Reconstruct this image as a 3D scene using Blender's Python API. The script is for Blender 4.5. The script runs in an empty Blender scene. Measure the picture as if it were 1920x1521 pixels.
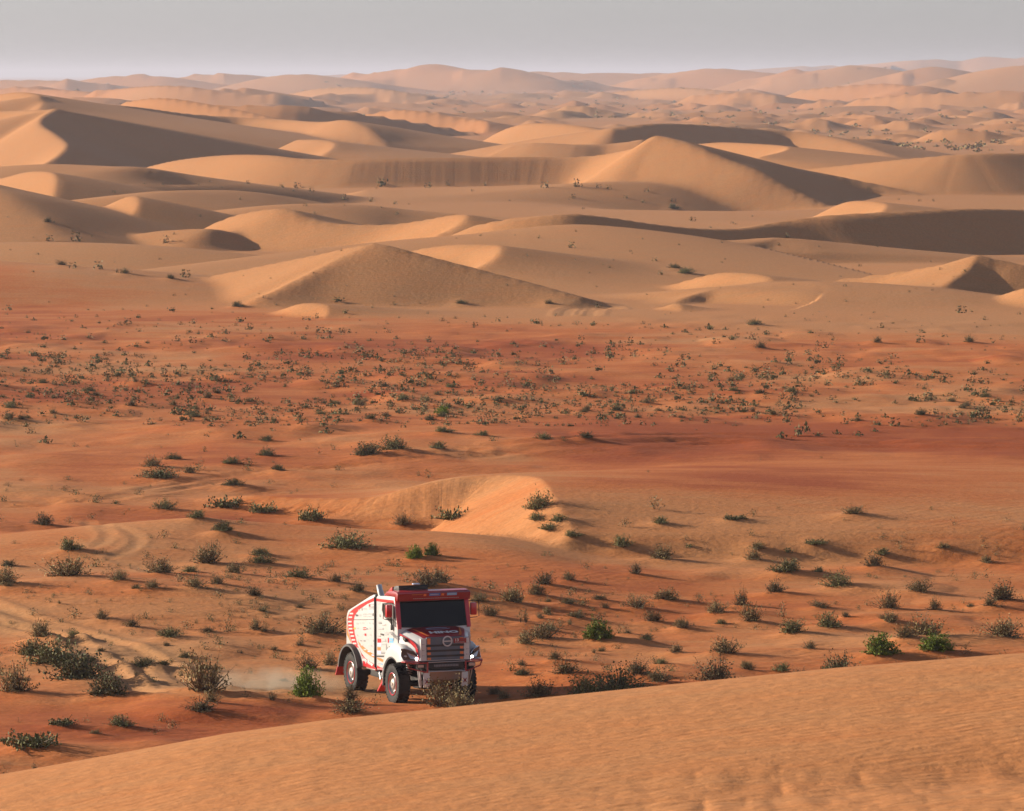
import bpy, bmesh, math, random
import numpy as np
from mathutils import Vector, Matrix

# ------------------------------------------------------------------ scene, camera, sky, sun
SC = bpy.context.scene
COL = SC.collection
CAMZ = 17.3                     # camera height over the shrub plain
FPX = 10667.0                   # focal length in pixels of a 1920 px wide frame (200 mm on 36 mm)
PITCH = math.atan(620.5 / FPX)  # horizon 620 px above the picture centre

cam_d = bpy.data.cameras.new('camera')
cam_d.sensor_width = 36.0
cam_d.lens = 200.0
cam_d.clip_start = 1.0
cam_d.clip_end = 60000.0
cam_d.dof.use_dof = True
cam_d.dof.focus_distance = 165.0
cam_d.dof.aperture_fstop = 10.0
cam = bpy.data.objects.new('camera', cam_d)
cam.location = (0, 0, CAMZ)
cam.rotation_euler = (math.pi / 2 - PITCH, 0, 0)
COL.objects.link(cam)
SC.camera = cam

SUN_AZ_A = math.radians(20)     # sun stands to the left and this much beyond the picture plane
SUN_EL = math.radians(16.2)
sun_dir = Vector((-math.cos(SUN_AZ_A) * math.cos(SUN_EL), math.sin(SUN_AZ_A) * math.cos(SUN_EL), math.sin(SUN_EL)))

world = bpy.data.worlds.new('World')
SC.world = world
world.use_nodes = True
wn = world.node_tree.nodes
wl = world.node_tree.links
wn.clear()
w_out = wn.new('ShaderNodeOutputWorld')
w_bg = wn.new('ShaderNodeBackground')
w_sky = wn.new('ShaderNodeTexSky')
w_sky.sky_type = 'NISHITA'
w_sky.sun_disc = False
w_sky.sun_elevation = SUN_EL
w_sky.sun_rotation = math.atan2(sun_dir.x, sun_dir.y)
w_sky.altitude = 200.0
w_sky.air_density = 1.0
w_sky.dust_density = 0.7
w_sky.ozone_density = 2.0
w_bw = wn.new('ShaderNodeRGBToBW')             # a dusty sky: colour drawn towards its own grey
w_hs = wn.new('ShaderNodeMix'); w_hs.data_type = 'RGBA'
w_hs.inputs['Factor'].default_value = 0.62
wl.new(w_sky.outputs[0], w_bw.inputs[0]); wl.new(w_sky.outputs[0], w_hs.inputs['A']); wl.new(w_bw.outputs[0], w_hs.inputs['B'])
w_mx = wn.new('ShaderNodeMix'); w_mx.data_type = 'RGBA'; w_mx.blend_type = 'MULTIPLY'   # mauve-grey dust tint
w_mx.inputs['Factor'].default_value = 1.0
w_mx.inputs['B'].default_value = (0.955, 0.965, 1.085, 1)
wl.new(w_hs.outputs['Result'], w_mx.inputs['A'])
wl.new(w_mx.outputs['Result'], w_bg.inputs['Color'])
w_bg.inputs['Strength'].default_value = 0.076
wl.new(w_bg.outputs[0], w_out.inputs['Surface'])

sun_d = bpy.data.lights.new('sun', 'SUN')
sun_d.energy = 5.0
sun_d.angle = math.radians(0.55)
sun_d.color = (1.0, 0.88, 0.70)
sun = bpy.data.objects.new('sun', sun_d)
sun.location = (-60, 20, 60)
sun.rotation_euler = sun_dir.to_track_quat('Z', 'Y').to_euler()
COL.objects.link(sun)

SC.view_settings.view_transform = 'Standard'
SC.view_settings.look = 'None'
SC.view_settings.gamma = 1.0
SC.view_settings.exposure = 0.68
SC.view_settings.use_curve_mapping = False
SC.render.engine = 'CYCLES'
SC.cycles.use_denoising = True
SC.cycles.max_bounces = 6
SC.cycles.diffuse_bounces = 2
SC.cycles.glossy_bounces = 3
SC.cycles.transmission_bounces = 5
SC.cycles.transparent_max_bounces = 8
SC.cycles.volume_bounces = 0

# ------------------------------------------------------------------ helpers
def ray(x, y):
    """World direction (Y = 1) through a point of the 1920 x 1521 frame."""
    cx = (x - 960.0) / FPX
    cy = (760.5 - y) / FPX
    c, s = math.cos(PITCH), math.sin(PITCH)
    Y = c + s * cy
    Z = -s + c * cy
    return cx / Y, Z / Y

def at(x, y, D):
    rx, rz = ray(x, y)
    return (rx * D, D, CAMZ + rz * D)

def hash2(ix, iy, seed):
    ix = ix.astype(np.int64); iy = iy.astype(np.int64)
    n = (ix * 374761393 + iy * 668265263 + seed * 974711) & 0x7fffffff
    n = ((n ^ (n >> 13)) * 1274126177) & 0x7fffffff
    return ((n ^ (n >> 16)) & 0xffff).astype(np.float32) / 65535.0

def vnoise(x, y, seed=0):
    x0 = np.floor(x); y0 = np.floor(y)
    fx = (x - x0).astype(np.float32); fy = (y - y0).astype(np.float32)
    u = fx * fx * fx * (fx * (fx * 6 - 15) + 10)
    v = fy * fy * fy * (fy * (fy * 6 - 15) + 10)
    a = hash2(x0, y0, seed); b = hash2(x0 + 1, y0, seed)
    c = hash2(x0, y0 + 1, seed); d = hash2(x0 + 1, y0 + 1, seed)
    return (a + (b - a) * u) * (1 - v) + (c + (d - c) * u) * v

def fbm(x, y, oct=3, seed=0):
    s = 0; a = 1.0; t = 0
    for i in range(oct):
        s = s + a * vnoise(x * 2 ** i + 17.3 * i, y * 2 ** i - 9.1 * i, seed + i)
        t += a; a *= 0.5
    return s / t - 0.5

def sstep(a, b, x):
    t = np.clip((x - a) / (b - a), 0, 1)
    return t * t * (3 - 2 * t)

def smax(a, b, k):
    h = np.maximum(k - np.abs(a - b), 0.0)
    return np.maximum(a, b) + h * h / (4 * k)

def catmull(P, n):
    P = np.array(P, float)
    Q = np.vstack([2 * P[0] - P[1], P, 2 * P[-1] - P[-2]])
    out = []
    for i in range(1, len(Q) - 2):
        for j in range(n):
            t = j / n
            p0, p1, p2, p3 = Q[i - 1], Q[i], Q[i + 1], Q[i + 2]
            m1 = (p2 - p0) * .5; m2 = (p3 - p1) * .5
            h = (2 * t**3 - 3 * t**2 + 1) * p1 + (t**3 - 2 * t**2 + t) * m1 + (-2 * t**3 + 3 * t**2) * p2 + (t**3 - t**2) * m2
            out.append(h)
    out.append(P[-1])
    return np.array(out)

# ------------------------------------------------------------------ terrain: one sheet to the horizon
def seq(*segs):
    r = []
    for a, b, d in segs:
        n = max(1, int(round((b - a) / d)))
        r += list(np.linspace(a, b, n, endpoint=False))
    return r
ROWS = np.array(seq((-40, 45, 5), (45, 76, 0.35), (76, 136, 2.0), (136, 216, 0.40), (216, 300, 0.66), (300, 460, 1.0),
                    (460, 1000, 1.45), (1000, 1120, 1.6), (1120, 1400, 2.3), (1400, 2200, 5.0), (2200, 4000, 11.0), (4000, 7500, 30.0),
                    (7500, 12000, 90.0), (12000, 45000, 1500.0)) + [45000.0])
COLS = np.array(seq((-0.36, -0.12, 0.008), (-0.12, -0.099, 0.001), (-0.099, 0.099, 0.00033), (0.099, 0.12, 0.001), (0.12, 0.3601, 0.008)))
APEX = 60.0
def col_x(u, Y): return u * (Y + APEX)
NR, NC = len(ROWS), len(COLS)
GX = (COLS[None, :] * (np.maximum(ROWS, 0)[:, None] * 1.0 + np.where(ROWS > 100, 0, (100 - np.maximum(ROWS, 0)) * .4)[:, None])).astype(np.float32)
GY = np.repeat(ROWS[:, None], NC, 1).astype(np.float32)
ROWK = GX[:, -1] / COLS[-1]

# base ground
H = (fbm(GX / 55, GY / 55, 3, 3) * 1.0 * sstep(120, 260, GY)).astype(np.float32)
H += fbm(GX / 14, GY / 18, 3, 8) * 0.55 * (1 - sstep(330, 420, GY)) * sstep(100, 140, GY)
H += np.maximum(fbm(GX / 4.2, GY / 5.5, 3, 21), -.05) * 0.55 * (1 - sstep(215, 320, GY)) * sstep(100, 140, GY)
H += np.maximum(fbm(GX / 5.0, GY / 7.0, 3, 23), -.04) * 0.75 * sstep(245, 275, GY) * (1 - sstep(360, 430, GY))
H += fbm(GX / 260, GY / 300, 3, 5) * 7.0 * sstep(1300, 2600, GY)
SLIP = np.zeros_like(H)           # on an avalanche face
TT = np.zeros_like(H)             # metres along its brink
DUNE = np.zeros_like(H)           # pale dune sand
WX = fbm(GX / 26, GY / 26, 2, 31) * .7 * sstep(200, 420, GY)
WY = fbm(GX / 26, GY / 26, 2, 41) * .7 * sstep(200, 420, GY)

def ridge(P, s_near, s_far, k=0.35, n=4, slip=0.0, pale=1.0, zmin=-3.0, world=False, rnd=0.0, s_end=0.5, pale_far=None):
    """Dune along a crest. P: (x, y, D) frame points with their distance, or world points.
    s_near / s_far: slope right / left of the direction of travel; slip: strength of the avalanche streaks on the near side."""
    global H
    W = np.array(P, float) if world else np.array([at(*p) for p in P])
    C = catmull(W, n)
    ztop = C[:, 2].max()
    smin = min(s_near, s_far)
    R = min((ztop - zmin) / smin, 160.0 if C[:, 1].mean() < 1800 else 600.0) + 3
    r0 = np.searchsorted(ROWS, C[:, 1].min() - R); r1 = np.searchsorted(ROWS, C[:, 1].max() + R)
    if r1 - r0 < 1: return
    kmin, kmax = ROWK[r0], ROWK[min(r1, NR) - 1]
    xl, xr = C[:, 0].min() - R, C[:, 0].max() + R
    c0 = np.searchsorted(COLS, min(xl / kmin, xl / kmax)); c1 = np.searchsorted(COLS, max(xr / kmin, xr / kmax))
    if c1 - c0 < 1: return
    sl = (slice(r0, r1), slice(c0, c1))
    X = GX[sl] + WX[sl]; Y = GY[sl] + WY[sl]
    best = np.full(X.shape, 1e9, np.float32); sd = np.zeros_like(best); al = np.zeros_like(best); zc = np.zeros_like(best); tt = np.zeros_like(best)
    acc = 0.0
    m = len(C) - 1
    WW = np.zeros_like(best); ZZ = np.zeros_like(best); SS = np.zeros_like(best)
    for i in range(m):
        ax, ay, az = C[i]; bx, by, bz = C[i + 1]
        dx, dy = bx - ax, by - ay
        L2 = dx * dx + dy * dy + 1e-9; L = math.sqrt(L2)
        px = X - np.float32(ax); py = Y - np.float32(ay)
        t = (px * np.float32(dx) + py * np.float32(dy)) / np.float32(L2)
        tc = np.clip(t, 0, 1)
        qx = px - tc * np.float32(dx); qy = py - tc * np.float32(dy)
        d2 = qx * qx + qy * qy
        lat = (np.float32(dx) * py - np.float32(dy) * px) / np.float32(L)
        msk = d2 < best
        best = np.where(msk, d2, best)
        e = np.sqrt(d2) + 1e-6
        side = np.sign(lat)
        if i == 0: side = np.where(t < 0, np.clip(lat / e, -1, 1), side)
        if i == m - 1: side = np.where(t > 1, np.clip(lat / e, -1, 1), side)
        sd = np.where(msk, side, sd)
        if i == 0 or i == m - 1: al = np.where(msk, np.where((t < 0) if i == 0 else (t > 1), np.sqrt(np.maximum(1 - side * side, 0)), 0), al)
        else: al = np.where(msk, 0, al)
        zc = np.where(msk, az + (bz - az) * tc, zc)
        tt = np.where(msk, acc + L * tc, tt)
        w = d2 + np.float32(.02); w = 1.0 / (w * w); w = w * w
        si = s_near + (s_far - s_near) * (0.5 + 0.5 * side)
        if i == 0 or i == m - 1:
            a1 = np.where((t < 0) if i == 0 else (t > 1), 1 - side * side, 0)
            si = si + np.maximum(s_end - si, 0) * a1
        WW += w; ZZ += w * (az + (bz - az) * tc); SS = np.where(msk, si, SS)
        acc += L
    d = np.sqrt(best)
    s = SS; zc = ZZ / WW
    Dm = C[:, 1].mean()
    rnd = max(rnd, .1 if Dm < 300 else (.2 if Dm < 460 else (.35 if Dm < 1000 else (.6 if Dm < 1400 else 0.0))))
    if rnd > 0: dd = np.sqrt(d * d + rnd * rnd) - rnd
    else: dd = d
    hz = zc - s * dd
    if slip > 0:
        fl = (vnoise(tt * 1.3, tt * 0 + ztop * 7, 5) + .5 * vnoise(tt * 2.6, d * .12, 6) - .75)
        hz = hz + slip * 0.05 * fl * sstep(0.2, 1.6, d) * (sd < 0) * (al < .05)
    old = H[sl]
    new = smax(old, hz.astype(np.float32), k)
    own = hz > old
    SLIP[sl] = np.where(own, np.where(sd < 0, slip, 0), SLIP[sl])
    TT[sl] = np.where(own, tt, TT[sl])
    DUNE[sl] = np.maximum(DUNE[sl], np.where(sd < 0, pale, pale if pale_far is None else pale_far) * np.clip((hz - old) / 0.8 + .5, 0, 1))
    H[sl] = new
# -- far dune fields (random crests, avalanche faces towards the evening side)
# -- skyline crests
for P in ([(-140,150,5200),(0,150,5000),(70,150,4950),(140,153,4900),(200,157,4870)],
          [(150,152,5600),(210,143,5500),(285,142,5450),(340,149,5400),(420,158,5380)],
          [(320,149,6200),(380,140,6100),(425,142,6050),(480,152,6000)],
          [(470,153,5200),(520,142,5100),(570,139,5050),(625,146,5000),(690,158,4960)],
          [(600,152,5700),(640,147,5600),(700,138,5500),(765,128,5420),(835,127,5360),(900,133,5300),(960,139,5250),(1040,150,5200)],
          [(930,137,6500),(1010,134,6450),(1100,137,6400),(1180,136,6380),(1260,138,6350),(1320,143,6300)],
          [(1240,140,5600),(1300,132,5500),(1340,128,5450),(1400,133,5400),(1470,140,5350),(1540,152,5300)],
          [(1450,140,5000),(1520,133,4950),(1570,128,4900),(1600,122,4860),(1650,128,4830),(1700,138,4800)],
          [(1680,140,4700),(1715,131,4660),(1741,123,4640),(1775,132,4610),(1815,146,4580)],
          [(1800,145,4000),(1840,134,3960),(1880,127,3930),(1930,122,3900),(2020,120,3880)],
          [(1380,132,11000),(1500,124,11000),(1620,121,11000),(1700,114,9000),(1800,109,8900),(1900,104,8800),(2060,100,8700)],
          [(560,146,11000),(640,139,11000),(720,141,11000),(800,138,10900)],
          [(1000,140,10500),(1100,133,10500),(1250,134,10500),(1350,131,10500)],
          ):
    ridge(P, 0.24, 0.12, k=1.2, n=3, pale=.6, rnd=6)
for P in ([(180,170,3000),(240,164,2950),(300,160,2900),(360,163,2870),(430,172,2850),(520,180,2830)],
          [(-60,163,3300),(40,166,3250),(120,168,3200),(210,176,3150)],
          [(540,176,3600),(600,165,3550),(680,163,3500),(740,170,3460),(800,180,3440)],
          [(1150,172,3900),(1220,166,3850),(1290,164,3800),(1360,170,3760),(1450,176,3740)],
          [(1500,168,3300),(1580,160,3260),(1660,156,3230),(1720,164,3200),(1780,172,3190)],
          [(1020,206,2300),(1080,212,2270),(1110,220,2250),(1100,232,2235)],
          [(1180,212,2250),(1230,209,2230),(1255,216,2215),(1245,228,2205)],
          [(1500,224,2100),(1560,217,2080),(1620,214,2065),(1640,220,2050),(1610,234,2040)],
          [(1300,178,3100),(1400,172,3060),(1460,180,3030)],
          [(1600,186,2700),(1700,176,2660),(1800,172,2630),(1920,168,2610)],
          [(1560,262,1500),(1640,254,1490),(1700,256,1480),(1730,266,1470),(1700,276,1466)],
          ):
    ridge(P, 0.45, 0.14, k=0.8, n=3, slip=.5, pale=.7)

# -- small crests all over the far desert
rng = random.Random(11)
for i in range(1000):
    D = 1350 * (8200 / 1350) ** (rng.random() ** 0.9)
    x = rng.uniform(-0.13, 0.13) * D
    if D < 1750 and x < 0.028 * D: continue
    h = rng.uniform(1.3, 3.8) * (0.75 + D / 4800.0)
    L = h * rng.uniform(5, 14)
    a = rng.uniform(-1.35, 0.35)
    rr_ = min(np.searchsorted(ROWS, D), NR - 1); z0 = float(H[rr_, min(max(np.searchsorted(COLS, x / ROWK[rr_]), 0), NC - 1)]) - .25 * h
    pts = []
    cv = rng.uniform(-0.9, 0.9)
    for j in range(5):
        f = j / 4.0 - 0.5
        aa = a + cv * f
        pts.append((x + math.cos(aa) * L * f, D + math.sin(aa) * L * f, z0 + h * (1 - (2 * f) ** 2 * .8) * rng.uniform(.85, 1.1)))
    ridge(pts, rng.uniform(.30, .58), rng.uniform(.10, .22), k=0.8, n=2, slip=0.5, world=True, pale=.7, zmin=z0 - h * .3)
# -- the dune belt behind the plain
R = ridge
R([(240,190,1500),(262,186,1492),(290,183,1482),(330,185,1470),(400,197,1452),(470,211,1436),(518,224,1424)], .5, .2, slip=.8)
R([(405,197,1610),(530,197,1600),(620,205,1602),(700,215,1608),(800,231,1620),(905,251,1632)], .55, .15, slip=.7)
R([(690,214,1760),(740,205,1750),(800,210,1735),(870,222,1720),(905,226,1708),(915,236,1700),(905,250,1694)], .55, .15, slip=.8)
R([(915,262,1330),(940,247,1322),(965,237,1314),(1000,231,1304),(1060,233,1290),(1110,241,1278),(1140,250,1270),(1146,258,1262),(1130,272,1255)], .55, .12, slip=.8)
R([(1150,240,1160),(1220,232,1166),(1300,233,1176),(1400,240,1184),(1470,245,1186),(1520,251,1182),(1580,263,1172),(1640,281,1160),(1692,299,1150)], .55, .12, slip=.9)
# leftmost bright dome and its long ridge to the right
R([(-120,190,1270),(-40,181,1262),(0,177,1256),(32,173,1248),(58,175,1240),(76,182,1232),(80,194,1222),(66,214,1212)], .5, .14, slip=.5)
R([(72,179,1228),(125,189,1240),(250,200,1262),(350,213,1276),(450,220,1280),(525,224,1270),(580,228,1256),(615,228,1246),(642,225,1237),(670,231,1229),(698,245,1222),(727,271,1214)], .5, .13, slip=.9)
# tall S-shaped dune
R([(107,205,1040),(160,214,1052),(220,225,1066),(300,247,1086),(380,262,1104),(460,275,1120),(545,289,1136)], .55, .16, slip=.3)
R([(107,205,1040),(82,219,1031),(76,234,1023),(99,250,1012),(120,265,1003),(125,275,997),(112,291,990),(88,306,984)], .55, .36, slip=.4)
R([(-150,214,1080),(-60,210,1068),(20,208,1055),(107,205,1040)], .5, .16, slip=.6)
R([(560,262,1120),(595,262,1112),(622,266,1106),(628,274,1100),(615,286,1094)], .5, .10, slip=.5)
H -= (2.6 * np.exp(-(((GX - 27) / 17) ** 2 + ((GY - 772) / 24) ** 2))).astype(np.float32)
# the long ridge that ends in the high peak
R([(258,318,918),(330,301,908),(420,291,898),(500,291,888),(560,297,882),(640,299,878),(700,298,877),(850,295,877),(960,294,877),(1060,295,876),(1120,291,874),(1165,284,870),(1200,276,865)], .58, .12, slip=.8)
R([(1226,254,806),(1270,264,802),(1310,278,798),(1350,295,794),(1420,320,788),(1480,352,783),(1530,376,779),(1580,400,775)], .60, .16, slip=.8, s_end=.85)
R([(700,356,800),(900,350,800),(1080,344,796),(1180,341,790),(1230,360,783),(1300,395,775),(1375,428,768)], .035, .06, rnd=3, k=.6)
R([(1226,254,806),(1262,262,805),(1300,272,804),(1400,301,806),(1500,317,808),(1600,336,808),(1700,358,804),(1825,389,796)], .55, .16, s_end=.85)
R([(1310,270,1010),(1350,267,1004),(1400,269,996),(1450,272,988),(1476,276,982),(1470,283,976),(1425,294,968)], .55, .10, slip=.5)
R([(960,272,1120),(1010,268,1116),(1080,271,1112),(1140,270,1112),(1200,262,1110)], .5, .12, slip=.6)
# right hand dark slope
R([(1505,318,842),(1610,307,834),(1710,297,826),(1810,289,822),(1920,287,826),(2080,290,836)], .34, .12, slip=.6)
R([(1540,400,700),(1570,385,694),(1600,377,687),(1640,378,680),(1665,384,674),(1660,395,668)], .5, .1, slip=.5)
# left stack
R([(-60,318,770),(40,310,764),(110,308,760),(200,312,756),(265,316,752),(335,346,748)], .10, .12, rnd=4)
R([(-60,345,745),(8,333,736),(55,322,726),(96,323,716),(110,334,709),(110,352,703),(104,375,697),(88,405,691)], .52, .16, slip=.5)
R([(248,369,640),(300,360,648),(360,357,654),(450,358,660),(540,370,664),(600,385,668)], .16, .12, rnd=3)
R([(130,412,618),(165,400,613),(205,386,608),(246,368,602),(262,374,597),(260,392,592),(242,414,588),(214,436,584),(188,456,581)], .52, .18, slip=.4)
R([(-140,322,606),(-60,345,592),(0,363,580),(60,400,570),(130,449,560)], .20, .2, rnd=2)
R([(205,456,572),(260,438,570),(330,431,568),(386,429,566)], .3, .15, rnd=1)
# dome and crescent in the middle
R([(430,402,606),(520,386,612),(600,382,616),(690,385,618),(780,395,618),(880,404,616),(975,411,612)], .13, .10, rnd=4)
R([(338,460,588),(365,443,584),(400,420,580),(450,401,576),(525,391,571),(575,409,567),(625,419,564),(725,421,560),(800,412,556),(855,403,552),(880,403,549),(884,409,547),(868,422,545),(820,443,542),(750,470,539)], .5, .15, slip=.55)
# long wavy ridge on the right
R([(900,422,534),(960,410,531),(1040,402,530),(1085,401,531),(1150,408,535),(1230,420,540),(1310,428,545),(1390,428,550),(1450,418,554),(1500,410,556),(1580,402,558),(1700,396,562),(1820,391,568),(1920,393,574),(2060,396,584)], .46, .14, slip=.6)
R([(880,442,520),(960,430,518),(1085,421,519),(1150,427,522),(1230,441,526),(1310,451,529),(1400,450,532),(1470,447,533),(1530,472,526)], .05, .09, rnd=2, k=.5)
R([(780,480,520),(900,462,528),(1040,440,534),(1180,446,540),(1320,470,540),(1450,490,540)], .08, .08, rnd=6)
R([(766,474,492),(800,465,489),(860,458,485),(925,459,480),(942,464,477),(940,476,474),(920,492,471),(880,508,468)], .5, .12, slip=.5)
# low grey back at the left, red rise before it
R([(-120,458,524),(0,455,520),(150,455,516),(300,462,512),(420,473,509),(540,487,506)], .14, .12, rnd=3)
R([(-260,478,470),(-100,488,465),(0,497,460),(150,505,454),(330,530,446),(480,562,436),(570,588,424)], .055, .10, rnd=8, pale=.1)
# pyramid dune
R([(300,536,456),(380,520,453),(480,500,449),(600,476,444.5),(700,458,440),(790,478,437),(900,506,434),(1000,532,431),(1085,556,428)], .30, .25, slip=0)
R([(485,558,428),(520,544,430),(560,523,432.5),(640,484,437),(700,458,440)], .24, .42, slip=0)
# low dunes on the right
R([(1145,566,462),(1240,540,460),(1330,515,456),(1372,511,453),(1412,514,450),(1440,521,447),(1446,529,445),(1430,537,443)], .5, .10, slip=.7)
R([(1440,528,446),(1385,541,441),(1320,548,438),(1275,562,434),(1240,590,428)], .20, .42)
R([(1410,540,438),(1500,529,441),(1600,531,440),(1750,546,434),(1900,562,430),(2040,575,426)], .06, .1, rnd=4)
R([(1238,580,424),(1262,569,420),(1275,577,418),(1268,593,415),(1228,609,412)], .5, .15, slip=.3)
R([(1530,530,466),(1600,521,464),(1700,508,461),(1780,494,457),(1832,480,453),(1875,488,452),(1930,498,451),(2040,515,450)], .42, .2, slip=.6)
R([(1832,480,453),(1818,500,450),(1792,520,447),(1762,540,443)], .22, .48)
R([(1860,560,434),(1900,545,431),(1940,537,428),(1990,540,425)], .45, .12, slip=.3)
R([(532,580,416),(568,569,412),(606,571,409),(619,580,407),(612,600,404)], .5, .06, slip=.5)
H -= (1.6 * np.exp(-(((GX + 4.8) / 10.0) ** 2 + ((GY - 214) / 7.0) ** 2) ** 2)).astype(np.float32)
# hollow with the bright avalanche face on the plain
R([(200,955,237),(320,942,234),(430,931,231),(540,934,228.5),(640,935,226.5),(710,930,225.5),(770,914,225.3),(850,898,225.3),(920,892,225),(975,892,223.5),(1010,896,220.5),(1030,912,216),(1048,945,211),(1078,1000,206)], .46, .022, k=.2, slip=1.7, pale=.35, pale_far=0.0)
# foreground lip that hides the hollow's floor
R([(380,972,209),(520,984,208.5),(680,994,207.5),(820,1000,206.5),(900,1026,202),(980,1052,198.5),(1090,1070,196)], .05, .14, k=.2, rnd=1.2, pale=0, s_end=.06)
# low bank left of the truck
R([(-120,1100,186),(30,1095,185),(170,1093,184),(280,1097,183),(380,1108,182)], .10, .05, k=.2, rnd=1, pale=.1, s_end=.08)
R([(540,1402,145.5),(640,1372,147.5),(720,1362,148),(820,1352,148.5),(900,1350,148.5)], .22, .10, k=.15, rnd=.3, pale=.5, s_end=.12)

# -- the dune the photographer stands on
cx_ = np.array([-500, 0, 200, 400, 600, 740, 1000, 1300, 1600, 1920, 2500.])
cy_ = np.array([1550, 1471, 1435, 1398, 1371, 1357, 1330, 1299, 1269, 1243, 1208.])
crest = np.array([at(a, b, 70.0) for a, b in zip(cx_, cy_)])
fgx = np.clip(GX, -40, 40)
cz = np.interp(fgx, crest[:, 0], crest[:, 2]).astype(np.float32)
prof = np.interp(GY, [-40, 0, 15, 30, 45, 52, 57, 61, 65, 68.5, 70, 71.5, 73.5, 76, 110, 130, 150], [6.3, 6.3, 4.1, 2.1, .95, .30, -.08, -.20, -.11, -.02, 0, -.06, -.25, -.9, -12, -18, -24])
und = fbm(GX / 6.0, GY / 9.0, 2, 77) * .10 * sstep(71, 64, GY) * sstep(30, 50, GY)
und = und - .22 * np.exp(-((GY - 62.2) / 1.6) ** 2) * sstep(1.5, 7, GX)
fg = cz + prof + und
rough = np.clip(sstep(63.6, 62.4, GY + fbm(GX / 2.2, GY / 2.0, 2, 12) * 2.0) * sstep(-.6, 1.6, GX + fbm(GX, GY, 2, 3) * 2), 0, 1)
fg = fg + rough * (np.abs(fbm(GX / .45, GY / .8, 2, 15)) * .09 - .02)
FG = (fg > H) & (GY < 140)
H = np.where(GY < 140, smax(H, fg.astype(np.float32), .3), H)

# -- ruts of the truck and older wheel tracks (real grooves)
TRK = np.zeros_like(H)
def ground_probe(x, y, lo=60.0, hi=20000.0):
    """World point where the line of sight through frame point (x, y) meets the terrain."""
    rx, rz = ray(x, y)
    D = lo
    while D < hi:
        z = CAMZ + rz * D
        if zg(rx * D, D) >= z:
            a, b = D / 1.004 - .1, D
            for _ in range(24):
                m = .5 * (a + b)
                if zg(rx * m, m) >= CAMZ + rz * m: b = m
                else: a = m
            return (rx * b, b, zg(rx * b, b))
        D = D * 1.0035 + .05
    return None
def zg(x, y):
    r = np.searchsorted(ROWS, y) - 1
    r = min(max(r, 0), NR - 2)
    f = (y - ROWS[r]) / (ROWS[r + 1] - ROWS[r])
    def rowz(q):
        u = x / ROWK[q]
        c = min(max(np.searchsorted(COLS, u) - 1, 0), NC - 2)
        g = (u - COLS[c]) / (COLS[c + 1] - COLS[c])
        return H[q, c] * (1 - g) + H[q, c + 1] * g
    return float(rowz(r) * (1 - f) + rowz(r + 1) * f)

def groove(P, width, depth, pale, berm=.5, world=None):
    global H
    W = np.array([ground_probe(*p, lo=100)[:2] for p in P]) if world is None else np.array(world)
    C = catmull(np.c_[W, np.zeros(len(W))], 8)[:, :2]
    r0 = np.searchsorted(ROWS, C[:, 1].min() - 3); r1 = np.searchsorted(ROWS, C[:, 1].max() + 3)
    sl = (slice(r0, r1), slice(0, NC))
    X = GX[sl]; Y = GY[sl]
    best = np.full(X.shape, 1e9, np.float32)
    for (ax, ay), (bx, by) in zip(C[:-1], C[1:]):
        dx, dy = bx - ax, by - ay
        t = np.clip(((X - ax) * dx + (Y - ay) * dy) / (dx * dx + dy * dy + 1e-9), 0, 1)
        best = np.minimum(best, (X - ax - t * dx) ** 2 + (Y - ay - t * dy) ** 2)
    d = np.sqrt(best) / width
    j = .8 + .4 * vnoise(X * .4, Y * .4, 9)
    H[sl] += (j * depth * (-np.exp(-d * d * 2.2) + berm * np.exp(-(d - 1.35) ** 2 * 5))).astype(np.float32)
    TRK[sl] = np.maximum(TRK[sl], pale * np.exp(-(d / 1.9) ** 2))
# level pad for the truck
TRUCK_D = 156.2
TX, TY = at(752, 1300, TRUCK_D)[0], TRUCK_D + 2.5
pad = np.exp(-(((GX - TX) / 3.6) ** 2 + ((GY - TY) / 4.6) ** 2) ** 2)
H = (H * (1 - pad) + 0.0 * pad).astype(np.float32)

groove([(-60, 1150), (60, 1176), (140, 1192), (220, 1220), (280, 1256), (330, 1288), (450, 1298), (600, 1298)], 1.0, 0.0, .5, 0)
for P in ([(-40, 1128), (60, 1165), (150, 1190), (240, 1215), (310, 1250), (350, 1282), (470, 1296), (640, 1296)],
          [(-40, 1150), (60, 1180), (130, 1196), (200, 1215), (262, 1250), (300, 1278), (400, 1292), (560, 1298)],
          [(-40, 1170), (40, 1178), (100, 1190), (170, 1222), (222, 1262), (262, 1300), (400, 1310), (560, 1312)]):
    groove(P, .40, .07, .35, .7)
groove([(130, 1015), (165, 1028), (195, 1015), (203, 1000), (190, 985), (165, 978)], .3, .02, .25, .6)
groove([(210, 1045), (245, 1030), (258, 1015), (250, 1000), (225, 990), (200, 985)], .3, .02, .25, .6)
groove([(205, 1048), (235, 1056), (262, 1064), (285, 1073)], .3, .02, .25, .6)
groove([(250, 1163), (330, 1160), (420, 1152), (520, 1140), (600, 1128)], .45, .05, .0, .4)
groove([(255, 1171), (340, 1168), (430, 1160), (530, 1147), (620, 1132)], .45, .05, .0, .4)
for o in (0, 6):
    groove([(-30, 945 + o), (120, 938 + o), (230, 925 + o), (330, 910 + o), (450, 890 + o), (600, 872 + o), (760, 855 + o), (900, 842 + o)], .5, .08, -.2, .5)
for o in (0, 9, 17):
    groove([(860, 858 - o), (1000, 842 - o), (1150, 835 - o), (1350, 832 - o), (1600, 838 - o), (1950, 842 - o)], .7, .10, -.2, .5)
for q in range(5):
    groove([(1055 + q * 14, 592), (1062 + q * 14, 581), (1085 + q * 16, 575), (1110 + q * 12, 580)], .6, .06, .1, .6)

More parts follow.
